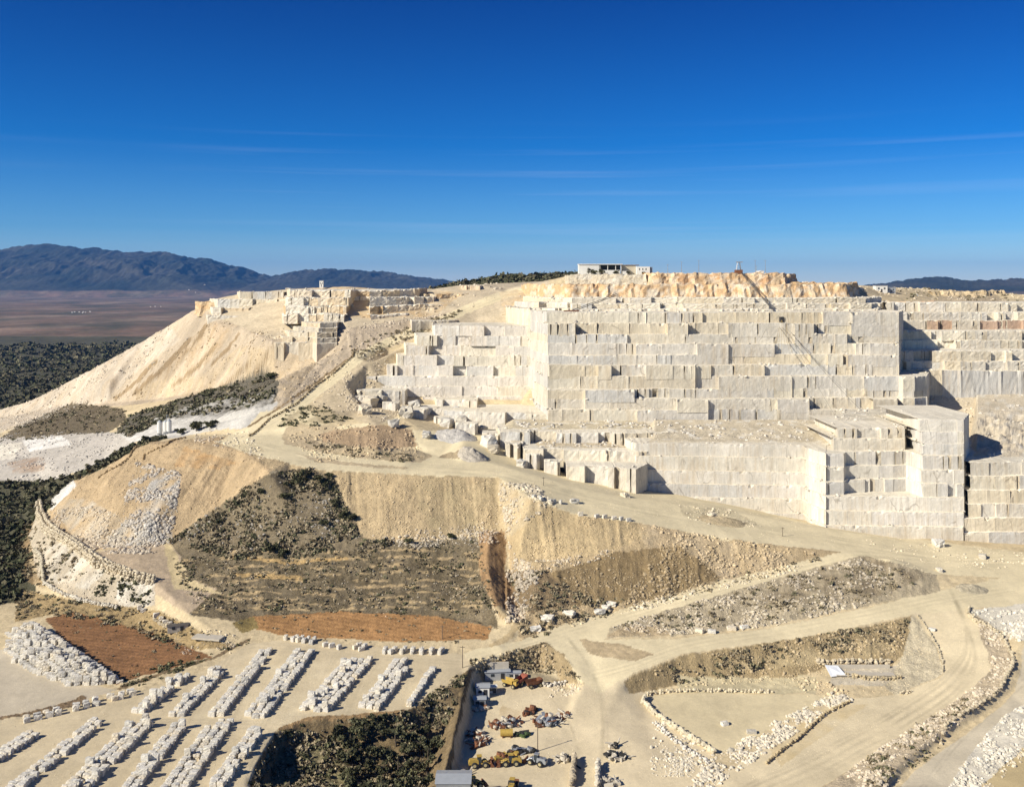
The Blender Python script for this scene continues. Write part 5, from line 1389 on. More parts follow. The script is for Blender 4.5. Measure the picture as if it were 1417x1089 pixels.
FB = [(512, 562, 7, 6, 6), (545, 590, 5, 6, 4), (575, 563, 6, 6, 4), (618, 590, 6, 7, 5), (630, 574, 7, 6, 4.5), (667, 598, 5, 6, 4), (676, 618, 6, 8, 6), (683, 626, 5, 5, 4), (700, 588, 4, 4, 3), (715, 622, 6, 6, 5), (722, 646, 5, 4, 4), (735, 612, 4, 4, 3.4), (762, 652, 4, 4, 3), (590, 604, 4, 5, 3)]
for i, (px, py, a, b, h) in enumerate(sorted(FB)):
    x, y, z = ground_at(px, py); w_ = random.uniform(.66, .9)
    V_, F_, c_ = block_mesh('quarry_block', (a, b, h), tuple(v * w_ for v in random.choice(BCOL)))
    mb = MB(); mb.add(V_, F_, c_); o = mb.build('quarry_block', M_block); o.location = (x, y, z - .3); o.rotation_euler = (random.gauss(0, .1), random.gauss(0, .1), random.uniform(-.9, .9))
    tag(o, f'rough waste block dumped on the upper quarry floor, {ORD[i]} from the left', 'stone block', 'waste blocks on the upper quarry floor')
# spoil heaps tipped on the quarry floors
def heap(px, py, r, h, col, lab, sx=1.0):
    x, y, z = ground_at(px, py)
    n, m = 40, 14; V = []; C = []
    for j in range(m + 1):
        for i in range(n):
            a = 2 * math.pi * i / n; rr = r * j / m
            X, Yy = rr * math.cos(a) * sx, rr * math.sin(a)
            zz = h * (1 - j / m) ** 0.9
            V.append((X, Yy, zz))
    V = np.array(V); k = fbm(V[:, 0] / 2.0 + px, V[:, 1] / 2.0, 7, 4)
    V[:, 2] += k * h * .22; V[:, 0] *= 1 + .15 * fbm(V[:, 0] / r + px, V[:, 1] / r, 3, 2)
    V[:, 0] += x; V[:, 1] += y
    V[:, 2] += np.array([zat(a_, b_) for a_, b_ in V[:, :2]]) - .25
    idx = np.arange(n * (m + 1)).reshape(m + 1, n)
    F = np.stack([idx[:-1], idx[1:], np.roll(idx[1:], -1, 1), np.roll(idx[:-1], -1, 1)], -1).reshape(-1, 4)
    C = np.array(col)[None] * (1 + k[:, None] * .3)
    tag(np_mesh('spoil_heap', V, F, M_spoil, C, smooth=True), lab, 'spoil heap')
heap(632, 606, 10, 5, (0.50, 0.47, 0.42), 'grey white heap of crushed stone among the cut blocks', 1.2)
heap(655, 632, 8, 4.5, (0.46, 0.41, 0.33), 'small rough earth heap by the quarry road bend', 1.0)
heap(720, 585, 7, 3, (0.52, 0.42, 0.27), 'low ochre heap on the bench under the bright wall', 1.3)
heap(960, 612, 7, 2.4, (0.62, 0.59, 0.53), 'white rubble heap on the terrace above the lower wall', 1.8)
heap(1000, 722, 6, 2.6, (0.46, 0.37, 0.23), 'brown earth heap beside the wide dusty floor', 2.0)
heap(1345, 815, 5, 2.0, (0.46, 0.40, 0.28), 'small earth and brush heap at the far road junction', 1.4)

# ------------------------------------------------ walls of piled stone
def stone_wall(name, pts, w, h, col, lab, cat='stone wall', step=1.6, drop=0.3, courses=2, zoff=0.0):
    """a bank of boulders piled along a line; big ones at the foot, smaller on top"""
    P3 = [ground_at(*p) for p in pts]; pos = []; sz = []; cc = []
    big = max(.55, min(h, 1.7) * .8)
    for a, b in zip(P3[:-1], P3[1:]):
        L = math.hypot(b[0] - a[0], b[1] - a[1]); nx, ny = -(b[1] - a[1]) / max(L, .01), (b[0] - a[0]) / max(L, .01)
        n = max(1, int(L / step * 1.9))
        layers = max(1, int(round(h / (big * .62))))
        for i in range(n):
            for q in range(layers):
                across = max(1, int(w / big * (1 - .45 * q / max(1, layers))))
                for r_ in range(across):
                    t = (i + random.random()) / n; o = ((r_ + .5) / across - .5) * w * (1 - .4 * q / layers) + random.gauss(0, .12)
                    x = a[0] + (b[0] - a[0]) * t + nx * o; y = a[1] + (b[1] - a[1]) * t + ny * o
                    pos.append((x, y, zat(x, y) + big * .25 + q * big * .6 + zoff)); sz.append(big * random.uniform(.75, 1.25)); v = random.uniform(.8, 1.12); cc.append(tuple(c * v for c in col))
    V_, F_, C_ = rocks_np(np.array(pos), np.array(sz), np.array(cc), kind=1, flat=.85)
    o = np_mesh(name, V_, F_, M_rubble, C_); tag(o, lab, cat); return o
stone_wall('stone_wall', [(53, 697), (55, 712), (62, 727), (76, 738), (100, 752), (118, 765), (131, 776), (155, 787), (178, 796), (214, 805)], 4.4, 2.6, (0.58, 0.50, 0.36), 'long curved retaining wall of piled pale boulders at the left', step=2.4, courses=2)
stone_wall('stone_wall', [(48, 763), (57, 775), (60, 805)], 1.6, 2.2, (0.52, 0.46, 0.34), 'short upright stone wall under the curved retaining wall', step=1.8)
stone_wall('stone_wall', [(60, 808), (85, 822), (110, 832), (140, 838), (162, 842)], 1.8, 1.5, (0.58, 0.53, 0.43), 'low boulder wall along the foot of the pale slope', step=2.0, courses=1)
stone_wall('stone_wall', [(893, 964), (890, 972), (905, 988), (930, 1006), (955, 1022), (990, 1043)], 1.2, 1.6, (0.60, 0.53, 0.38), 'low straight wall on the left side of the empty basin', step=1.5)
stone_wall('stone_wall', [(893, 962), (915, 959), (960, 957), (1010, 957), (1070, 958)], 1.0, 1.2, (0.62, 0.54, 0.38), 'low pale wall along the back of the empty basin', step=2.4, courses=1)
stone_wall('stone_wall', [(1342, 842), (1340, 850), (1350, 860), (1372, 870), (1385, 880), (1393, 892), (1402, 910), (1402, 922), (1393, 938), (1385, 953)], 1.4, 1.3, (0.50, 0.43, 0.30), 'curving line of boulders on the right embankment edge', step=1.8, courses=1)
stone_wall('stone_wall', [(1384, 955), (1360, 973), (1345, 984), (1320, 998), (1306, 1010), (1302, 1030)], 1.5, 1.4, (0.47, 0.40, 0.28), 'line of spaced boulders along the track below the embankment', step=3.4, courses=1)
stone_wall('stone_wall', [(1270, 852), (1285, 872), (1298, 895), (1305, 918), (1305, 930)], .5, .7, (0.48, 0.42, 0.30), 'thin kerb of stones beside the sweeping haul road bend', cat='kerb', step=1.4, courses=1)
stone_wall('stone_wall', [(1244, 961), (1262, 957)], 1.5, 1.0, (0.55, 0.47, 0.33), 'short stone barrier at the bottom of the haul road bend', step=1.6, courses=1)
stone_wall('stone_wall', [(1170, 935), (1200, 940), (1248, 939)], 1.0, 1.3, (0.46, 0.38, 0.24), 'low dark stone wall in front of the concrete trough', step=1.6, courses=1)
stone_wall('stone_wall', [(1130, 918), (1200, 917), (1232, 917)], .9, 1.6, (0.54, 0.46, 0.32), 'straight stone wall behind the concrete trough', step=1.8, courses=1)
stone_wall('stone_wall', [(345, 604), (372, 581), (410, 560), (440, 532)], 1.0, 1.1, (0.30, 0.23, 0.13), 'dark earth kerb along the lower climbing road', cat='kerb', step=2.2, courses=1)
stone_wall('stone_wall', [(440, 532), (468, 512), (488, 494), (490, 484)], 1.0, 1.1, (0.30, 0.23, 0.13), 'dark earth kerb at the bend of the climbing road', cat='kerb', step=2.2, courses=1)
stone_wall('stone_wall', [(580, 456), (598, 446), (608, 441)], 1.0, 1.2, (0.28, 0.21, 0.12), 'short dark kerb high on the climbing road', cat='kerb', step=2.4, courses=1)
stone_wall('stone_wall', [(134, 664), (165, 645), (180, 632), (212, 608)], 1.2, 1.2, (0.34, 0.25, 0.14), 'thin dark bank along the outer rim of the lower spoil heap', cat='bank', step=2.2, courses=1)
stone_wall('stone_wall', [(198, 637), (200, 630), (232, 616), (240, 610), (258, 606)], .9, 1.0, (0.30, 0.21, 0.11), 'curved earth kerb on top of the lower spoil heap', cat='kerb', step=1.8, courses=1)
stone_wall('stone_wall', [(1060, 1058), (1080, 1040), (1105, 1022), (1140, 990), (1175, 972)], 1.2, 1.0, (0.46, 0.37, 0.22), 'ragged earth edge between white rubble and the sandy road', cat='bank', step=1.6, courses=1)
stone_wall('stone_wall', [(905, 1000), (930, 1022), (955, 1040), (985, 1058)], 1.6, 1.0, (0.64, 0.60, 0.52), 'line of white boulders outside the basin wall', step=2.2, courses=1)
stone_wall('stone_wall', [(742, 948), (760, 950), (785, 944)], 1.6, 1.4, (0.62, 0.57, 0.47), 'row of white boulders at the mouth of the earth bay', step=2.0, courses=1)
stone_wall('stone_wall', [(795, 1052), (793, 1070), (791, 1092)], 1.4, 2.6, (0.44, 0.37, 0.26), 'tall narrow wall of blocks beside the central road', step=1.8)
stone_wall('stone_wall', [(828, 1060), (827, 1092)], 1.0, 2.2, (0.55, 0.50, 0.40), 'short block wall on the right of the central road', step=1.8)
stone_wall('stone_wall', [(212, 858), (240, 872)], .8, 1.2, (0.5, 0.43, 0.3), 'short low wall by the long dark shed', step=1.5, courses=1)

# ------------------------------------------------ trees and shrubs one can tell apart
def crown_mesh(r, h, leaves, pal, z0, pine=False):
    n = 9 if pine else 6
    pos = np.stack([RNG.normal(0, r * .38, n), RNG.normal(0, r * .38, n), z0 + RNG.uniform(0.1, .75, n) * h], -1)
    f = 1.15 - 0.75 * (pos[:, 2] - z0) / h
    rad = np.stack([r * .62 * f, r * .62 * f, r * .55 * f], -1)
    V, F, C = bush_np(pos, rad, G1[RNG.choice(pal, n)] * RNG.uniform(.6, 1.1, (n, 1)), leaves, np.full(n, r * .13))
    return V, F, C
def tree(name, px, py, h, r, lab, cat, group=None, pal=(0, 0, 3), leaves=70, trunk=True, pine=True, xyz=None):
    x, y, z = xyz or ground_at(px, py)
    root = empty(name, (x, y, z - .2))
    tag(root, lab, cat, group)
    if trunk:
        mb = MB(); a = random.uniform(-.3, .3) * r * .3
        mb.tube((0, 0, 0), (a, 0, h * .45), .05 * h, .035 * h, 7); mb.tube((a, 0, h * .45), (a * 1.3, a * .5, h * .9), .035 * h, .01 * h, 6)
        for q in range(5):
            b = q * 1.26 + random.random(); zz = h * random.uniform(.3, .7)
            mb.tube((a, 0, zz), (a + math.cos(b) * r * .6, math.sin(b) * r * .6, zz + h * .12), .016 * h, .006 * h, 5)
        mb.build('trunk', M_bark, root)
    V, F, C = crown_mesh(r, h * .8, leaves, list(pal), h * .16)
    np_mesh('crown', V, F, M_leaf, C, parent=root)
    return root
PIT = [(486, 1040), (505, 1030), (528, 1024), (548, 1032), (570, 1028), (590, 1022), (478, 1062), (498, 1056), (520, 1050), (540, 1058), (560, 1050), (582, 1046), (600, 1040), (488, 1082), (510, 1076), (532, 1082), (552, 1078), (574, 1072), (592, 1066), (482, 1100), (505, 1102), (528, 1104), (550, 1102), (572, 1098), (590, 1092), (468, 1022), (500, 1012), (520, 1008)]
for i, (px, py) in enumerate(PIT):
    rowi = 'front' if py > 1090 else 'third' if py > 1064 else 'second' if py > 1040 else 'back'
    rank = ORD[sorted([p[0] for p in PIT if ('front' if p[1] > 1090 else 'third' if p[1] > 1064 else 'second' if p[1] > 1040 else 'back') == rowi]).index(px)]
    tree('pine_tree', px, py, random.uniform(5, 7.5), random.uniform(2.0, 2.9), f'dark pine tree in the hollow, {rank} from left in its {rowi} rank', 'tree', 'dark pines in the hollow below the stock yard', leaves=90)
SH = [(424, 662, 4.5, 3.2), (411, 670, 4, 3), (400, 676, 3.6, 2.6), (392, 690, 3.4, 2.6), (440, 668, 4.2, 3), (449, 672, 3.6, 2.6), (455, 662, 3, 2.2), (360, 684, 3, 2.4), (462, 700, 3.2, 2.6), (475, 716, 3.4, 2.6), (488, 720, 3.2, 2.8), (378, 765, 4, 3.4), (392, 770, 3.6, 2.8), (450, 726, 2.6, 2), (565, 752, 2.6, 2.2), (624, 745, 2.4, 2.2), (330, 700, 2.4, 2), (300, 724, 2.4, 2)]
for i, (px, py, h, r) in enumerate(sorted(SH)):
    tree('bush', px, py, h, r, f'dark green bush on the scrub slope above the terraces, {ORD[i]} counting from the left', 'bush', 'dark bushes on the scrub slope', leaves=80, pal=(0, 0, 3))
for i, (px, py, h, r) in enumerate([(272, 597, 6, 4), (279, 594, 5, 3.4), (291, 592, 4, 3), (296, 588, 3.4, 2.6), (202, 612, 4.4, 3.4), (253, 600, 3.4, 3), (375, 522, 4, 3.4)]):
    lab = ['big dark round tree right of the silos', 'smaller dark tree touching the big round one', 'dark tree standing by the stone litter', 'little bush at the edge of the stone litter', 'dark bush left of the silos', 'low dark bush at the foot of the silos', 'dark bush at the top of the grey slope'][i]
    tree('round_tree', px, py, h, r, lab, 'tree', leaves=90, pal=(0, 0, 3))

# ------------------------------------------------ silos
for i, (px, w, h) in enumerate(((221, 2.9, 8.0), (229, 2.5, 7.2), (234, 2.9, 7.5))):
    x, y, z = ground_at(px, 603); y = 585 - i * 1.6; x = (px - CX) / FPX * y; z = zat(x, y)
    root = empty('silo', (x, y, z))
    tag(root, ['tall white silo, leftmost of the three', 'slim white silo in the middle of the three', 'stout white silo, rightmost of the three'][i], 'silo', 'white silos on the white ground')
    mb = MB(); mb.tube((0, 0, 1.5), (0, 0, h), w / 2, n=18); mb.build('barrel', M_white, root, smooth=False)
    mb = MB(); mb.tube((0, 0, h), (0, 0, h + 1.2), w / 2, .25, 18); mb.build('cone_roof', M_greym, root)
    mb = MB(); mb.tube((0, 0, 1.5), (0, 0, .2), w / 2, .35, 14); mb.build('hopper', M_greym, root)
    for q in range(4):
        mb = MB(); a = math.pi / 4 + q * math.pi / 2
        mb.tube((math.cos(a) * w * .45, math.sin(a) * w * .45, -.3), (math.cos(a) * w * .45, math.sin(a) * w * .45, 2.4), .15, n=6); mb.build('leg', M_steel, root)
    if i == 1:
        mb = MB(); mb.tube((0.6, 0, h), (0.6, 0, h + 4.5), .12, n=6); mb.tube((0.6, 0, h + 4.5), (2.6, 0, h + 2.4), .1, n=6); mb.build('vent_pipe', M_steel, root)

# ------------------------------------------------ buildings on the summit
def summit_house():
    y = 715.0; z = 139.0
    X = lambda px: (px - CX) / FPX * y
    root = empty('summit_building', ((X(801) + X(903)) / 2, y, z)); ox, oy = root.location.x, root.location.y
    tag(root, 'long low white building with dark open terrace on the summit', 'building')
    def bx(name, pa, pb, ya, yb, za, zb, m, parent=root):
        mb = MB(); mb.box(((X(pa) + X(pb)) / 2 - ox, (ya + yb) / 2, (za + zb) * .31), (X(pb) - X(pa), yb - ya, (zb - za) * .62)); return mb.build(name, m, parent)
    w1 = bx('wall', 801, 829, 0, 10, -2, 10.6, M_white)
    bx('roof', 800.6, 861.5, -.6, 12, 10.6, 11.4, M_white)
    bx('terrace_back', 829.2, 860, 8, 9, -2, 10.4, M_dark)  # near-black back wall: the terrace's shade is put into its colour
    for px in (830.2, 841, 852, 859.6):
        bx('pillar', px - .35, px + .35, 0.2, 1.0, -2, 10.5, M_white)
    bx('parapet', 834, 858, -.3, .1, -2, 4.2, M_white)
    bx('wing_wall', 861.8, 881, 6, 14, -2, 9.6, mat_plain('ochre_wall', (0.50, 0.44, 0.33), .8))
    bx('wing_roof', 861.6, 886, 5.5, 14.5, 9.7, 10.6, mat_plain('brown_roof', (0.22, 0.17, 0.13), .8))
    bx('stair_wall', 861.8, 868, -.2, 5.8, -2, 3, M_white)
    e = bx('end_block', 881.2, 899, -1, 9, -2, 8.2, M_white)
    bx('end_block_side', 899.1, 903, 0, 9, -2, 7.8, mat_plain('shaded_blue_wall', (0.16, 0.20, 0.26), .6))  # side of the white block, its blue shade put into the colour
    for px in (884, 888.5, 893): bx('window', px, px + 1.4, -1.06, -.96, 4.2, 6.2, M_glass, e)
    return X, y, z
SX, SY, SZ = summit_house()
for i, (px, h, r) in enumerate([(814, 8.5, 2.8), (818, 7.5, 2.6), (823, 5.5, 2.8), (832, 9, 3.0), (850, 5, 2.8), (868, 4, 2.4), (890, 3.5, 2.4), (853, 5.4, 2.2)]):
    lab = ['tall dark tree before the left white wall of the summit building', 'second dark tree by the left white wall of the summit building', 'low dark tree filling the white wall corner of the summit building', 'tallest dark tree at the left terrace pillar of the summit building', 'bushy tree under the middle of the dark terrace', 'shrub before the ochre wing of the summit building', 'shrub before the white end block of the summit building', 'thin tree near the right terrace pillar'][i]
    tree('garden_tree', px, 0, h * .66, r * .8, lab, 'tree', leaves=60, pal=(0, 0, 3), xyz=(SX(px), SY - 3, SZ - .6))
# pale bank under it
o = overburden(XL([(782, 735), (787, 691), (895, 689), (898, 735)]), 128.5, 138.2, 740, .7, 41, cols=[(0.64, 0.57, 0.43), (0.60, 0.52, 0.38), (0.66, 0.60, 0.48)], lean=.35, name='retaining_bank')
del o['kind']; tag(o, 'pale stone embankment carrying the summit building', 'embankment')
def big_boulders():
    for i in range(24):
        px = 905 + i * 8.1; y = 693.0; x = (px - CX) / FPX * y
        s = random.uniform(3.0, 5.2)
        V_, F_, C_ = rocks_np(np.array([[x, y, 137.6 + random.uniform(-.8, .6)]]), np.array([s]), np.array([[0.60, 0.47, 0.31]]) * random.uniform(.85, 1.1), 1)
        o = np_mesh('summit_boulder', V_, F_, M_rubble, C_)
        tag(o, f'ochre boulder on the summit rim, {ORD[i]} to the right of the white building', 'boulder', 'boulders along the summit rim')
big_boulders()
# masts, derrick and its ropes
for i, (px, h) in enumerate(((924, 7), (943, 9), (967, 10), (1045, 10), (1059, 10), (1046.5, 6))):
    y = 705.0; x = (px - CX) / FPX * y
    root = empty('lamp_mast', (x, y, 138.6)); tag(root, ['short thin mast nearest the summit building', 'thin mast second from the summit building', 'thin mast left of the rusty derrick', 'left one of two masts right of the derrick', 'right one of two masts right of the derrick', 'short pole beside the left of two masts'][i], 'mast', 'thin masts on the summit')
    mb = MB(); mb.tube((0, 0, -1), (0, 0, h), .22, .12, 6); mb.build('pole', M_steel, root)
    mb = MB(); mb.tube((-.9, 0, h - .4), (.9, 0, h - .4), .1, n=5); mb.build('crossarm', M_steel, root)
def derrick():
    y = 692.0; x = (1022 - CX) / FPX * y; z = 138.4
    root = empty('derrick', (x, y, z)); tag(root, 'rusty lattice derrick winch standing on the summit edge', 'derrick')
    mb = MB(); mb.box((0, 0, 1.5), (5, 4, 3)); mb.build('winch_house', M_rust, root)
    mb = MB()
    for sx in (-1.6, 1.6):
        for sy in (-1, 1): mb.tube((sx, sy, 2.8), (sx * .5, sy * .5, 8.2), .2, n=5)
    for zz in (4, 6, 8): mb.box((0, 0, zz), (3.0 - zz * .15, 2, .25))
    mb.build('headframe', M_steel, root)
    mb = MB(); mb.box((.5, 0, 8.4), (4.6, .8, .7)); mb.build('sheave_beam', M_steel, root)
    top = Vector((x + 1.5, y - 2, z + 1.5))
    yb = 640.0; kn = Vector(((1081 - CX) / FPX * yb, 582.0, 0)); kn.x = (1081 - CX) / FPX * kn.y; kn.z = CAMZ - (442 - HY) * kn.y / FPX
    root2 = empty('cable_boom', top); tag(root2, 'long dark boom and pulley hanging down the quarry face from the derrick', 'boom')
    d = kn - top; mb = MB(); q = d.to_track_quat('Z', 'Y')
    for off in ((-.45, -.45), (.45, -.45), (0, .45)):
        o3 = q @ Vector((off[0], off[1], 0)); mb.tube(o3, d + o3 * .6, .16, n=5)
    for i in range(26):
        a, b = d * (i / 26), d * ((i + 1) / 26); mb.tube(a + q @ Vector((-.45, -.45, 0)), b + q @ Vector((.45, -.45, 0)), .08, n=4, caps=False)
    mb.build('lattice', M_cable, root2)
    mb = MB(); mb.box(d, (2.6, 2, 3.0), .3); mb.box(d + Vector((0, 0, -2)), (1.4, 1.2, 2)); mb.build('pulley_block', M_cable, root2)
    ends = [((1190, 566), 536, 0.08), ((1150, 520), 548, .06), ((1168, 596), 534, .05)]
    for i, ((px, py), yy, r) in enumerate(ends):
        e = Vector(((px - CX) / FPX * yy, yy, CAMZ - (py - HY) * yy / FPX)); mb = MB(); p = kn.copy()
        for k in range(1, 13):
            t = k / 12; n_ = kn.lerp(e, t); n_.z -= 3.0 * math.sin(math.pi * t); n_.y -= 4 * math.sin(math.pi * t); mb.tube(p, n_, r, n=5, caps=False); p = n_
        tag(mb.build('cable', M_cable), ['thick dark cable from the pulley to the lower right of the face', 'thin cable from the pulley to the middle right of the face', 'slack cable reaching the rubble at the wall foot'][i], 'cable')
    for i in range(7):
        px = 1078 + i * 2.2; e = Vector(((px + (i - 3) * 2.6 - CX) / FPX * 556, 553.0, CAMZ - (478 + 5 * (i % 3) - HY) * 556 / FPX)); mb = MB(); mb.tube(kn, e, .07, n=4)
        tag(mb.build('rope', mat_plain('ochre_rope', (0.36, 0.27, 0.12), .9) if i == 0 else bpy.data.materials['ochre_rope']), f'frayed rope hanging below the pulley, {ORD[i]} from the left', 'rope', 'ropes hanging below the pulley')
derrick()
# the second hoist: dark boom lying on the upper left benches with a fan of debris below
def hoist():
    y = 600.0; a = Vector(((852 - CX) / FPX * 640, 628.0, CAMZ - (408 - HY) * 640 / FPX)); b = Vector(((790 - CX) / FPX * 600, 596.0, CAMZ - (432 - HY) * 596 / FPX))
    root = empty('hoist_boom', a); tag(root, 'dark hoist boom lying across the upper left benches', 'boom')
    mb = MB(); d = b - a
    for o3 in (Vector((0, 0, 0)), Vector((0, .4, .9))): mb.tube(o3, d + o3, .2, n=5)
    mb.build('beam', M_cable, root); mb = MB(); mb.box(d, (9, 3, 2.2), .1); mb.build('hoist_head', M_rust, root)
hoist()
def debris_fan():
    n, m = 30, 16; V = []; C = []
    for j in range(m + 1):
        t = j / m; py = 434 + 45 * t; half = 3 + 21 * t
        for i in range(n + 1):
            u = i / n * 2 - 1; px = 797 + u * half + 3 * t; Y = 582.5 - 11.5 * t - 3.2 * (1 - u * u) * math.sin(math.pi * min(1, .1 + t * .9))
            V.append(((px - CX) / FPX * Y, Y, CAMZ - (py - HY) * Y / FPX))
    V = np.array(V); k = fbm(V[:, 0] / 1.5, V[:, 2] / 9, 5, 4); V[:, 1] += k * 1.2
    idx = np.arange((n + 1) * (m + 1)).reshape(m + 1, n + 1)
    F = np.stack([idx[:-1, :-1], idx[:-1, 1:], idx[1:, 1:], idx[1:, :-1]], -1).reshape(-1, 4)
    V2 = V.copy(); V2[:, 1] += 9; N0 = len(V)
    ring = np.concatenate([idx[0, :], idx[1:, -1], idx[-1, -2::-1], idx[-2:0:-1, 0]])
    S = np.stack([ring, np.roll(ring, -1), np.roll(ring, -1) + N0, ring + N0], -1)
    c = np.array((0.34, 0.31, 0.27))[None] * (1 + .5 * k[:, None])
    tag(np_mesh('debris_fan', np.concatenate([V, V2]), np.concatenate([F, S[:, ::-1]]), M_spoil, np.concatenate([c, c])), 'grey fan of fine debris spilled down below the hoist', 'debris fan')
debris_fan()
# small buildings on the skyline at the right and left
def small_house(name, px, Y, z, w, d, h, m, lab, cat='building'):
    x = (px - CX) / FPX * Y; root = empty(name, (x, Y, z)); tag(root, lab, cat)
    mb = MB(); mb.box((0, 0, h / 2 - .5), (w, d, h + 1)); wl_ = mb.build('wall', m, root)
    mb = MB(); mb.box((0, 0, h + .15), (w + .5, d + .5, .28)); mb.build('roof', M_greym, root)
    for q in range(2):
        mb = MB(); mb.box(((q - .5) * w * .5, -d / 2 - .04, h * .6), (w * .14, .12, h * .25)); mb.build('window', M_glass, root)
    mb = MB(); mb.box((0, -d / 2 - .05, h * .25), (w * .12, .14, h * .5)); mb.build('door', M_dark, root)
small_house('site_cabin', 1218, 760, 125.2, 9, 6, 5.0, M_white, 'small white cabin on the skyline right of the quarry top')
small_house('site_cabin', 1231, 764, 125.0, 7, 6, 3.8, M_greym, 'low grey cabin beside the white skyline cabin')
for i, (px, Y, z, s) in enumerate(((1052, 700, 138.8, 3), (1049, 702, 139, 2), (1115, 705, 131.6, 2.5), (1123, 705, 131.4, 2), (1266, 765, 122, 3), (1190, 735, 127, 2.5))):
    x = (px - CX) / FPX * Y; V_, F_, c_ = block_mesh('pale_block', (s * 1.6, s, s * .6), (0.68, 0.64, 0.56)); mb = MB(); mb.add(V_, F_, c_); o = mb.build('rim_block', M_block); o.location = (x, Y, z)
    tag(o, ['white block on the rim between two masts', 'smaller white block on the rim beside the larger one', 'white block on the lower rim right of the summit', 'second white block on the lower rim right of the summit', 'white block near the skyline cabins', 'white block at the right end of the quarry rim'][i], 'stone block')
small_house('marker_hut', 445, 775, 129.5, 3.0, 2.4, 4.6, M_white, 'tiny white hut sticking up on the left plateau', 'hut')

# ------------------------------------------------ machine yard
def place(name, px, py, rz, lab, cat, group=None):
    x, y, z = ground_at(px, py); r = empty(name, (x, y, z), rz); tag(r, lab, cat, group); return r
def wheel(root, x, y, r, w=.7):
    mb = MB(); mb.tube((x, y - w / 2, r), (x, y + w / 2, r), r, n=18); t = mb.build('wheel', M_tyre, root)
    s = -1 if y < 0 else 1; mb = MB(); mb.tube((x, y + s * w * .45, r), (x, y + s * w * .58, r), r * .55, n=12); mb.build('rim', M_rim, t)
def loader(px, py, rz, lab, group='yellow wheel loaders in the machine yard', m=None):
    m = m or M_yellow; r = place('wheel_loader', px, py, rz, lab, 'wheel loader', group); r.scale = (.86, .86, .86)
    for x in (-1.9, 1.7):
        for y in (-1.25, 1.25): wheel(r, x, y, .95)
    mb = MB(); mb.box((-2.0, 0, 1.85), (3.2, 1.9, 1.5), taper=.12); mb.box((-3.5, 0, 1.5), (.6, 1.8, 1.1)); mb.build('engine_body', m, r)
    mb = MB(); mb.box((1.3, 0, 1.5), (2.2, 1.2, 1.1), taper=.2); mb.build('front_frame', m, r)
    mb = MB(); mb.box((-.2, 0, 2.6), (1.5, 1.5, 1.9), taper=.08); c = mb.build('cab', M_glass, r)
    mb = MB(); mb.box((-.2, 0, 3.62), (1.7, 1.7, .18)); mb.build('cab_roof', m, c)
    for y in (-.6, .6):
        mb = MB(); mb.tube((1.2, y, 2.0), (3.6, y, .9), .2, n=6); mb.build('lift_arm', m, r)
    mb = MB(); mb.add([(3.5, -1.5, .1), (3.5, 1.5, .1), (3.5, 1.5, 1.5), (3.5, -1.5, 1.5), (4.9, -1.5, .1), (4.9, 1.5, .1), (3.9, 1.5, 1.6), (3.9, -1.5, 1.6)], [(0, 1, 2, 3), (0, 4, 5, 1), (0, 3, 7, 4), (1, 5, 6, 2), (3, 2, 6, 7)]); mb.build('bucket', M_rust, r)
    mb = MB(); mb.tube((-2.3, .4, 2.5), (-2.3, .4, 3.3), .1, n=6); mb.build('exhaust', M_dark, r)
def dumper(px, py, rz, lab, m):
    r = place('dump_truck', px, py, rz, lab, 'dump truck'); r.scale = (.72, .72, .72)
    for x in (-2.6, 2.2):
        for y in (-1.4, 1.4): wheel(r, x, y, 1.0, .8)
    mb = MB(); mb.box((0, 0, 1.4), (7.4, 1.3, .6)); mb.build('chassis', M_rust, r)
    mb = MB(); mb.box((2.9, 0, 2.6), (1.8, 2.4, 2.0), taper=.1); c = mb.build('cab', m, r); mb = MB(); mb.box((3.75, 0, 2.9), (.12, 1.8, .9)); mb.build('windscreen', M_glass, c)
    mb = MB(); w, L = 1.6, 5.6; x0 = -3.9
    mb.add([(x0, -w, 1.9), (x0 + L, -w, 1.8), (x0 + L, w, 1.8), (x0, w, 1.9), (x0 - .5, -w * 1.1, 3.4), (x0 + L, -w * 1.1, 3.5), (x0 + L, w * 1.1, 3.5), (x0 - .5, w * 1.1, 3.4), (x0 + L + 1.4, -w, 3.8), (x0 + L + 1.4, w, 3.8)],
           [(0, 3, 2, 1), (0, 1, 5, 4), (1, 2, 6, 5), (2, 3, 7, 6), (5, 6, 9, 8)]); mb.build('tipping_bed', m, r)
loader(664, 1060, 0.15, 'yellow wheel loader on the left of the machine yard front')
loader(706, 1058, math.pi + .1, 'yellow wheel loader with pale wheels, right of the other loader')
loader(742, 1057, 2.7, 'grey brown wheel loader at the right end of the machine line', m=M_steel)
loader(655, 1090, .5, 'yellow wheel loader half cut off at the bottom edge, left')
loader(709, 1092, 1.4, 'small yellow loader at the bottom edge, right')
dumper(722, 946, 1.0, 'faded red dump truck parked at the back of the machine yard', M_red)
dumper(707, 950, -.6, 'yellow dump truck beside the faded red one', M_yellow)
dumper(740, 950, .4, 'rusty dump truck skeleton right of the faded red one', M_rust)
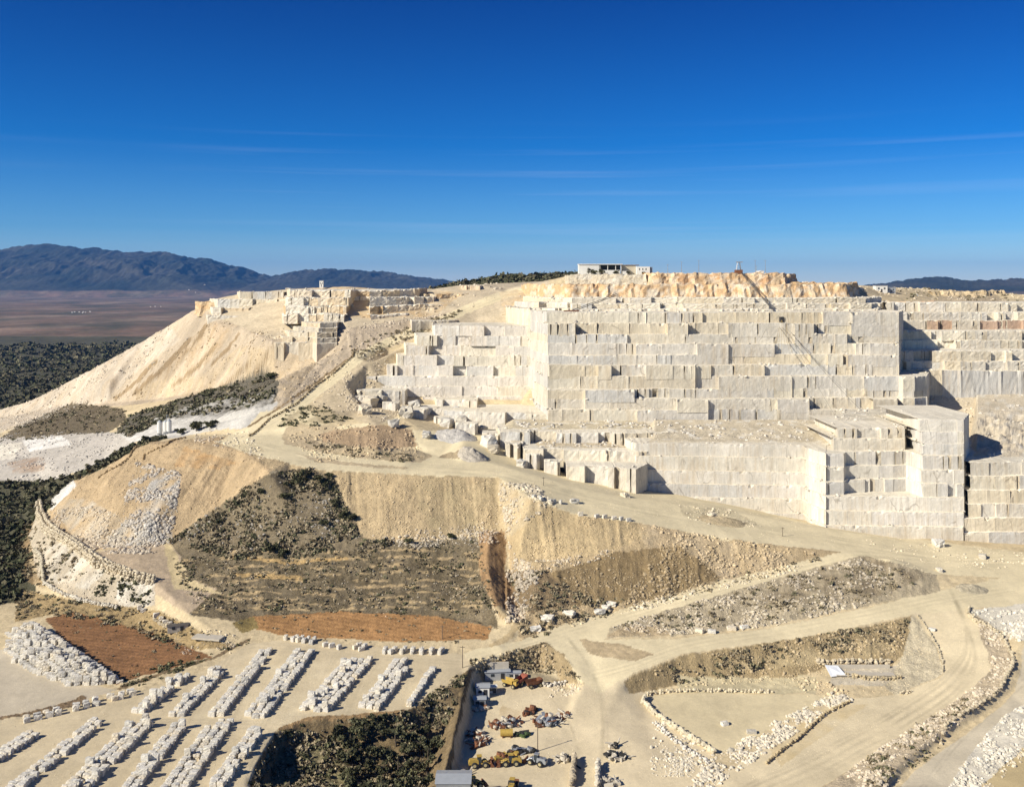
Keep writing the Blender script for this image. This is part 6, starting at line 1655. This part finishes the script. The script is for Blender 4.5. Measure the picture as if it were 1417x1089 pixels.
def shed(name, px, py, rz, w, d, h, roofm, wallm, lab, cat='shed'):
    r = place(name, px, py, rz, lab, cat)
    mb = MB(); mb.box((0, 0, h / 2 - .2), (w, d, h + .4)); mb.build('wall', wallm, r)
    mb = MB(); o = .3; a = h + .02; p = h + d * .14
    mb.add([(-w / 2 - o, -d / 2 - o, a), (w / 2 + o, -d / 2 - o, a), (w / 2 + o, 0, p), (-w / 2 - o, 0, p), (-w / 2 - o, d / 2 + o, a), (w / 2 + o, d / 2 + o, a)], [(0, 1, 2, 3), (3, 2, 5, 4), (0, 3, 4), (1, 5, 2), (0, 4, 5, 1)]); mb.build('roof', roofm, r)
    mb = MB(); mb.box((w * .2, -d / 2 - .04, h * .4), (1.2, .14, h * .8)); mb.build('door', M_dark, r)
    mb = MB(); mb.box((-w * .2, -d / 2 - .04, h * .6), (1.2, .12, .9)); mb.build('window', M_glass, r)
shed('tin_shed', 668, 962, .02, 4.4, 4.0, 3.4, M_greym, M_white, 'grey roofed tin shed with white wall at the yard corner')
shed('tin_shed', 664, 976, .02, 3.8, 3.0, 2.6, M_greym, M_steel, 'lower grey tin shed in front of the white walled one')
shed('long_shed', 688, 938, .12, 8.6, 2.6, 2.6, M_greym, M_greym, 'long grey container shed under the bank')
shed('long_shed', 711, 938, .02, 4.6, 2.4, 2.2, M_greym, M_white, 'short pale container shed right of the long one')
shed('workshop', 628, 1098, .0, 9, 7, 4.5, M_greym, M_steel, 'grey workshop roof cut off by the bottom edge', 'workshop')
shed('long_shed', 246, 872, .34, 7.4, 2.4, 2.2, mat_plain('dark_roof', (0.10, 0.085, 0.07), .8), M_concrete, 'long dark shed beside the ploughed brown field')
shed('white_van_body', 682, 957, .1, 2.4, 2.0, 2.0, M_white, M_white, 'little white cabin right of the tin shed', 'cabin')
# concrete slab wall behind the sheds, trough in the lower basin, platform by the field
def slab(name, px, py, rz, s, m, lab, cat, ang=0.0):
    mb = MB(); mb.box((0, 0, s[2] / 2 - .2), s, 0, None, jit=.04); o = mb.build(name, m); x, y, z = ground_at(px, py); o.location = (x, y, z); o.rotation_euler = (ang, 0, rz); tag(o, lab, cat); return o
slab('concrete_wall', 682, 928, .12, (11, .7, 3.0), M_concrete, 'tan concrete wall panel behind the long grey shed', 'wall')
slab('concrete_slab', 288, 882, -.22, (11, 4.2, .7), M_concrete, 'pale concrete platform by the track corner', 'platform')
r = place('concrete_trough', 1195, 931, 0.0, 'pale concrete trough with a sloping white sheet at one end', 'trough')
mb = MB(); mb.box((0, 0, .1), (20, 5, .3)); mb.box((0, 2.6, .9), (20, .4, 2.0)); mb.build('basin', M_concrete, r)
mb = MB(); mb.add([(-12, -2.4, -.2), (-7, -2.4, .5), (-8, 2.4, 1.6), (-12.5, 2.4, 1.9), (-12, -2.4, -.4), (-7, -2.4, .3), (-8, 2.4, 1.4), (-12.5, 2.4, 1.7)], [(0, 1, 2, 3), (7, 6, 5, 4), (0, 4, 5, 1), (1, 5, 6, 2), (2, 6, 7, 3), (3, 7, 4, 0)]); mb.build('white_sheet', mat_plain('white_sheet', (0.70, 0.72, 0.74), .5), r)
def scrap(px, py, rx, ry, h, n, mats, lab, sz=(.4, 2.0)):
    root = place('scrap_heap', px, py, random.random(), lab, 'scrap heap')
    for nm, m, k in mats:
        mb = MB()
        for i in range(max(9, int(n * k))):
            a, r_ = random.uniform(0, 6.28), random.random() ** .6; x, y = math.cos(a) * rx * r_, math.sin(a) * ry * r_
            z = random.uniform(.1, 1) * h * (1 - r_ * .8); t = random.random(); s = random.uniform(*sz)
            if t < .45: mb.box((x, y, z), (s * random.uniform(.5, 1.6), s * random.uniform(.3, 1), s * random.uniform(.2, .9)), random.uniform(0, 3.1), None, jit=s * .12, tilt=random.uniform(-.5, .5))
            elif t < .8: mb.tube((x, y, z), (x + random.gauss(0, s), y + random.gauss(0, s), z + abs(random.gauss(0, s * .5))), s * .12, n=6)
            else: mb.tube((x, y, z), (x + .15 * s, y, z + .5 * s), s * .5, n=10)
        if mb.v: mb.build(nm, m, root)
RS, GS, DS, WS, YS = ('rusty_scrap', M_rust), ('grey_scrap', M_steel), ('dark_scrap', M_tyre), ('pale_scrap', M_concrete), ('yellow_scrap', M_yellow)
scrap(700, 1002, 5.5, 2.6, 2.2, 90, [RS + (.45,), GS + (.25,), WS + (.3,)], 'long rusty scrap heap in the middle of the machine yard')
scrap(757, 1000, 4.5, 3.6, 3.0, 80, [GS + (.5,), RS + (.25,), WS + (.25,)], 'grey scrap heap with a standing frame, right of the rusty one')
scrap(735, 986, 3, 1.4, 1.6, 30, [RS + (.7,), DS + (.3,)], 'small rusty scrap pile with a hoop behind the others')
scrap(779, 992, 2.6, 1.4, 1.2, 26, [WS + (.6,), RS + (.4,)], 'small pale scrap pile at the right edge of the yard')
scrap(722, 1018, 2.2, 1.2, 1.2, 26, [('green_scrap', M_green, .7), DS + (.3,)], 'greenish scrap pile beside the yellow tank')
scrap(720, 1040, 4.0, 1.3, 1.6, 40, [DS + (.45,), GS + (.55,)], 'row of dark drums and tyres behind the loaders')
scrap(655, 1020, 3.2, 3.4, 1.6, 60, [WS + (.5,), RS + (.5,)], 'red and white scrap pile in the shade of the bank')
scrap(668, 1028, 4.0, 1.4, 1.1, 40, [RS + (.7,), WS + (.3,)], 'low rusty scrap strip along the left of the yard')
scrap(640, 1075, 2.0, 2.0, 1.6, 26, [WS + (.5,), DS + (.5,)], 'pale and dark junk pile in the shade at the bottom left of the yard')
scrap(664, 982, 3.0, 1.0, .9, 26, [RS + (.5,), WS + (.5,)], 'scattered rusty parts in front of the tin sheds')
scrap(700, 1046, 5.5, 1.0, .8, 36, [YS + (.4,), RS + (.6,)], 'thin row of yellow and rusty parts behind the loaders')
scrap(852, 1048, 3.4, 2.2, 1.8, 40, [('pale_stones', M_concrete, .8), DS + (.2,)], 'grey pile of stones and scrap right of the central road')
scrap(848, 1033, 1.2, 1.2, 1.6, 14, [DS + (.5,), WS + (.5,)], 'small dark heap above the grey pile by the central road')
scrap(845, 1084, 2.6, 2.0, 1.6, 30, [('pale_stones', M_concrete, 1.0)], 'white stone pile at the bottom edge beside the central road')
scrap(780, 1050, 2.0, 3.0, .8, 22, [WS + (.7,), DS + (.3,)], 'scatter of small parts left of the tall block wall')
r = place('fuel_tank', 701, 1019, .05, 'bright yellow cylindrical tank in the machine yard', 'tank')
mb = MB(); mb.tube((-1.9, 0, 1.3), (1.9, 0, 1.3), 1.05, n=18); mb.build('barrel', M_yellow, r)
for x in (-1.2, 1.2): mb = MB(); mb.box((x, 0, .2), (.3, 1.8, .7)); mb.build('cradle', M_rust, r)
for i, (px, py, h, lab) in enumerate(((640, 924, 7.5, 'wooden pole at the corner of the stock yard and road'), (744, 1039, 8, 'thin pole in the machine yard behind the loaders'), (612, 884, 5, 'short post at the end of the red field'), (1083, 742, 4, 'small post by the brown heap at the quarry floor'), (752, 672, 4, 'post at the edge of the quarry road'), (727, 598, 5, 'post on the upper quarry floor'))):
    r = place('pole', px, py, 0, lab, 'pole'); mb = MB(); mb.tube((0, 0, -.5), (0, 0, h), .16, .11, 7); mb.build('shaft', M_wood, r)
    mb = MB(); mb.box((0, 0, h - .5), (1.6, .14, .16)); mb.build('crossbar', M_wood, r)
# big stones set along road 1
for i, (px, py, s) in enumerate(((757, 858, 3), (787, 852, 3.2), (741, 872, 2.6), (830, 848, 2.6), (838, 842, 2.2), (846, 838, 2.4), (968, 874, 2.2), (985, 875, 2), (1012, 871, 2.2), (1030, 869, 2), (1290, 872, 1.6))):
    x, y, z = ground_at(px, py); V_, F_, c_ = block_mesh('road_stone', (s * 1.5, s * .8, s * .55), random.choice(BCOL)); mb = MB(); mb.add(V_, F_, c_); o = mb.build('road_stone', M_block); o.location = (x, y, z); o.rotation_euler = (0, 0, random.uniform(-1, .3))
    tag(o, f'pale long stone lying beside the haul road, {ORD[i]} from the machine yard end', 'stone', 'stones lying beside the haul road')
# farmsteads out on the plain
def far_farms():
    for i, (px, py, n) in enumerate(((108, 432, 7), (70, 402, 4), (95, 400, 3), (220, 399, 4), (262, 411, 3), (228, 425, 3), (180, 405, 2), (295, 403, 3))):
        Y = FPX * (CAMZ + 58) / (py - HY)
        for q in range(n):
            yy = Y * random.uniform(.97, 1.03); x = (px - CX) / FPX * yy + random.uniform(-1, 1) * Y * .016; z = zat(x, yy); s = Y / 1000
            r = empty('farmhouse', (x, yy, z)); tag(r, f'tiny white farmhouse on the plain, in the {ORD[i]} hamlet', 'farmhouse', f'white farmhouses of the {ORD[i]} hamlet on the plain')
            mb = MB(); mb.box((0, 0, s * .35), (s * random.uniform(.8, 1.8), s * .8, s * .7)); mb.build('wall', M_white, r)
            mb = MB(); mb.box((0, 0, s * .76), (s * 1.5, s * .9, s * .12), taper=.3); mb.build('roof', mat_plain('tile_roof', (0.25, 0.12, 0.07)) if 'tile_roof' not in bpy.data.materials else bpy.data.materials['tile_roof'], r)
far_farms()
# ---------------------------------------------------------------- the air between here and the mountains
def haze_box(dens, col):
    mb = MB(); x0, x1, y0, y1, z0, z1 = -41000, 41000, -900, 57000, -75, 1500
    mb.add([(x0, y0, z0), (x1, y0, z0), (x1, y1, z0), (x0, y1, z0), (x0, y0, z1), (x1, y0, z1), (x1, y1, z1), (x0, y1, z1)],
           [(0, 3, 2, 1), (4, 5, 6, 7), (0, 1, 5, 4), (1, 2, 6, 5), (2, 3, 7, 6), (3, 0, 4, 7)])
    m = bpy.data.materials.new('haze'); m.use_nodes = True
    nt = m.node_tree
    for n in list(nt.nodes):
        if n.type == 'BSDF_PRINCIPLED': nt.nodes.remove(n)
    v = nt.nodes.new('ShaderNodeVolumePrincipled')
    v.inputs['Density'].default_value = dens; v.inputs['Color'].default_value = col + (1,)
    v.inputs['Anisotropy'].default_value = 0.0
    nt.links.new(v.outputs[0], [n for n in nt.nodes if n.type == 'OUTPUT_MATERIAL'][0].inputs['Volume'])
    o = mb.build('haze', m); tag(o, kind='stuff')
haze_box(1.7e-5, (0.12, 0.40, 1.0))
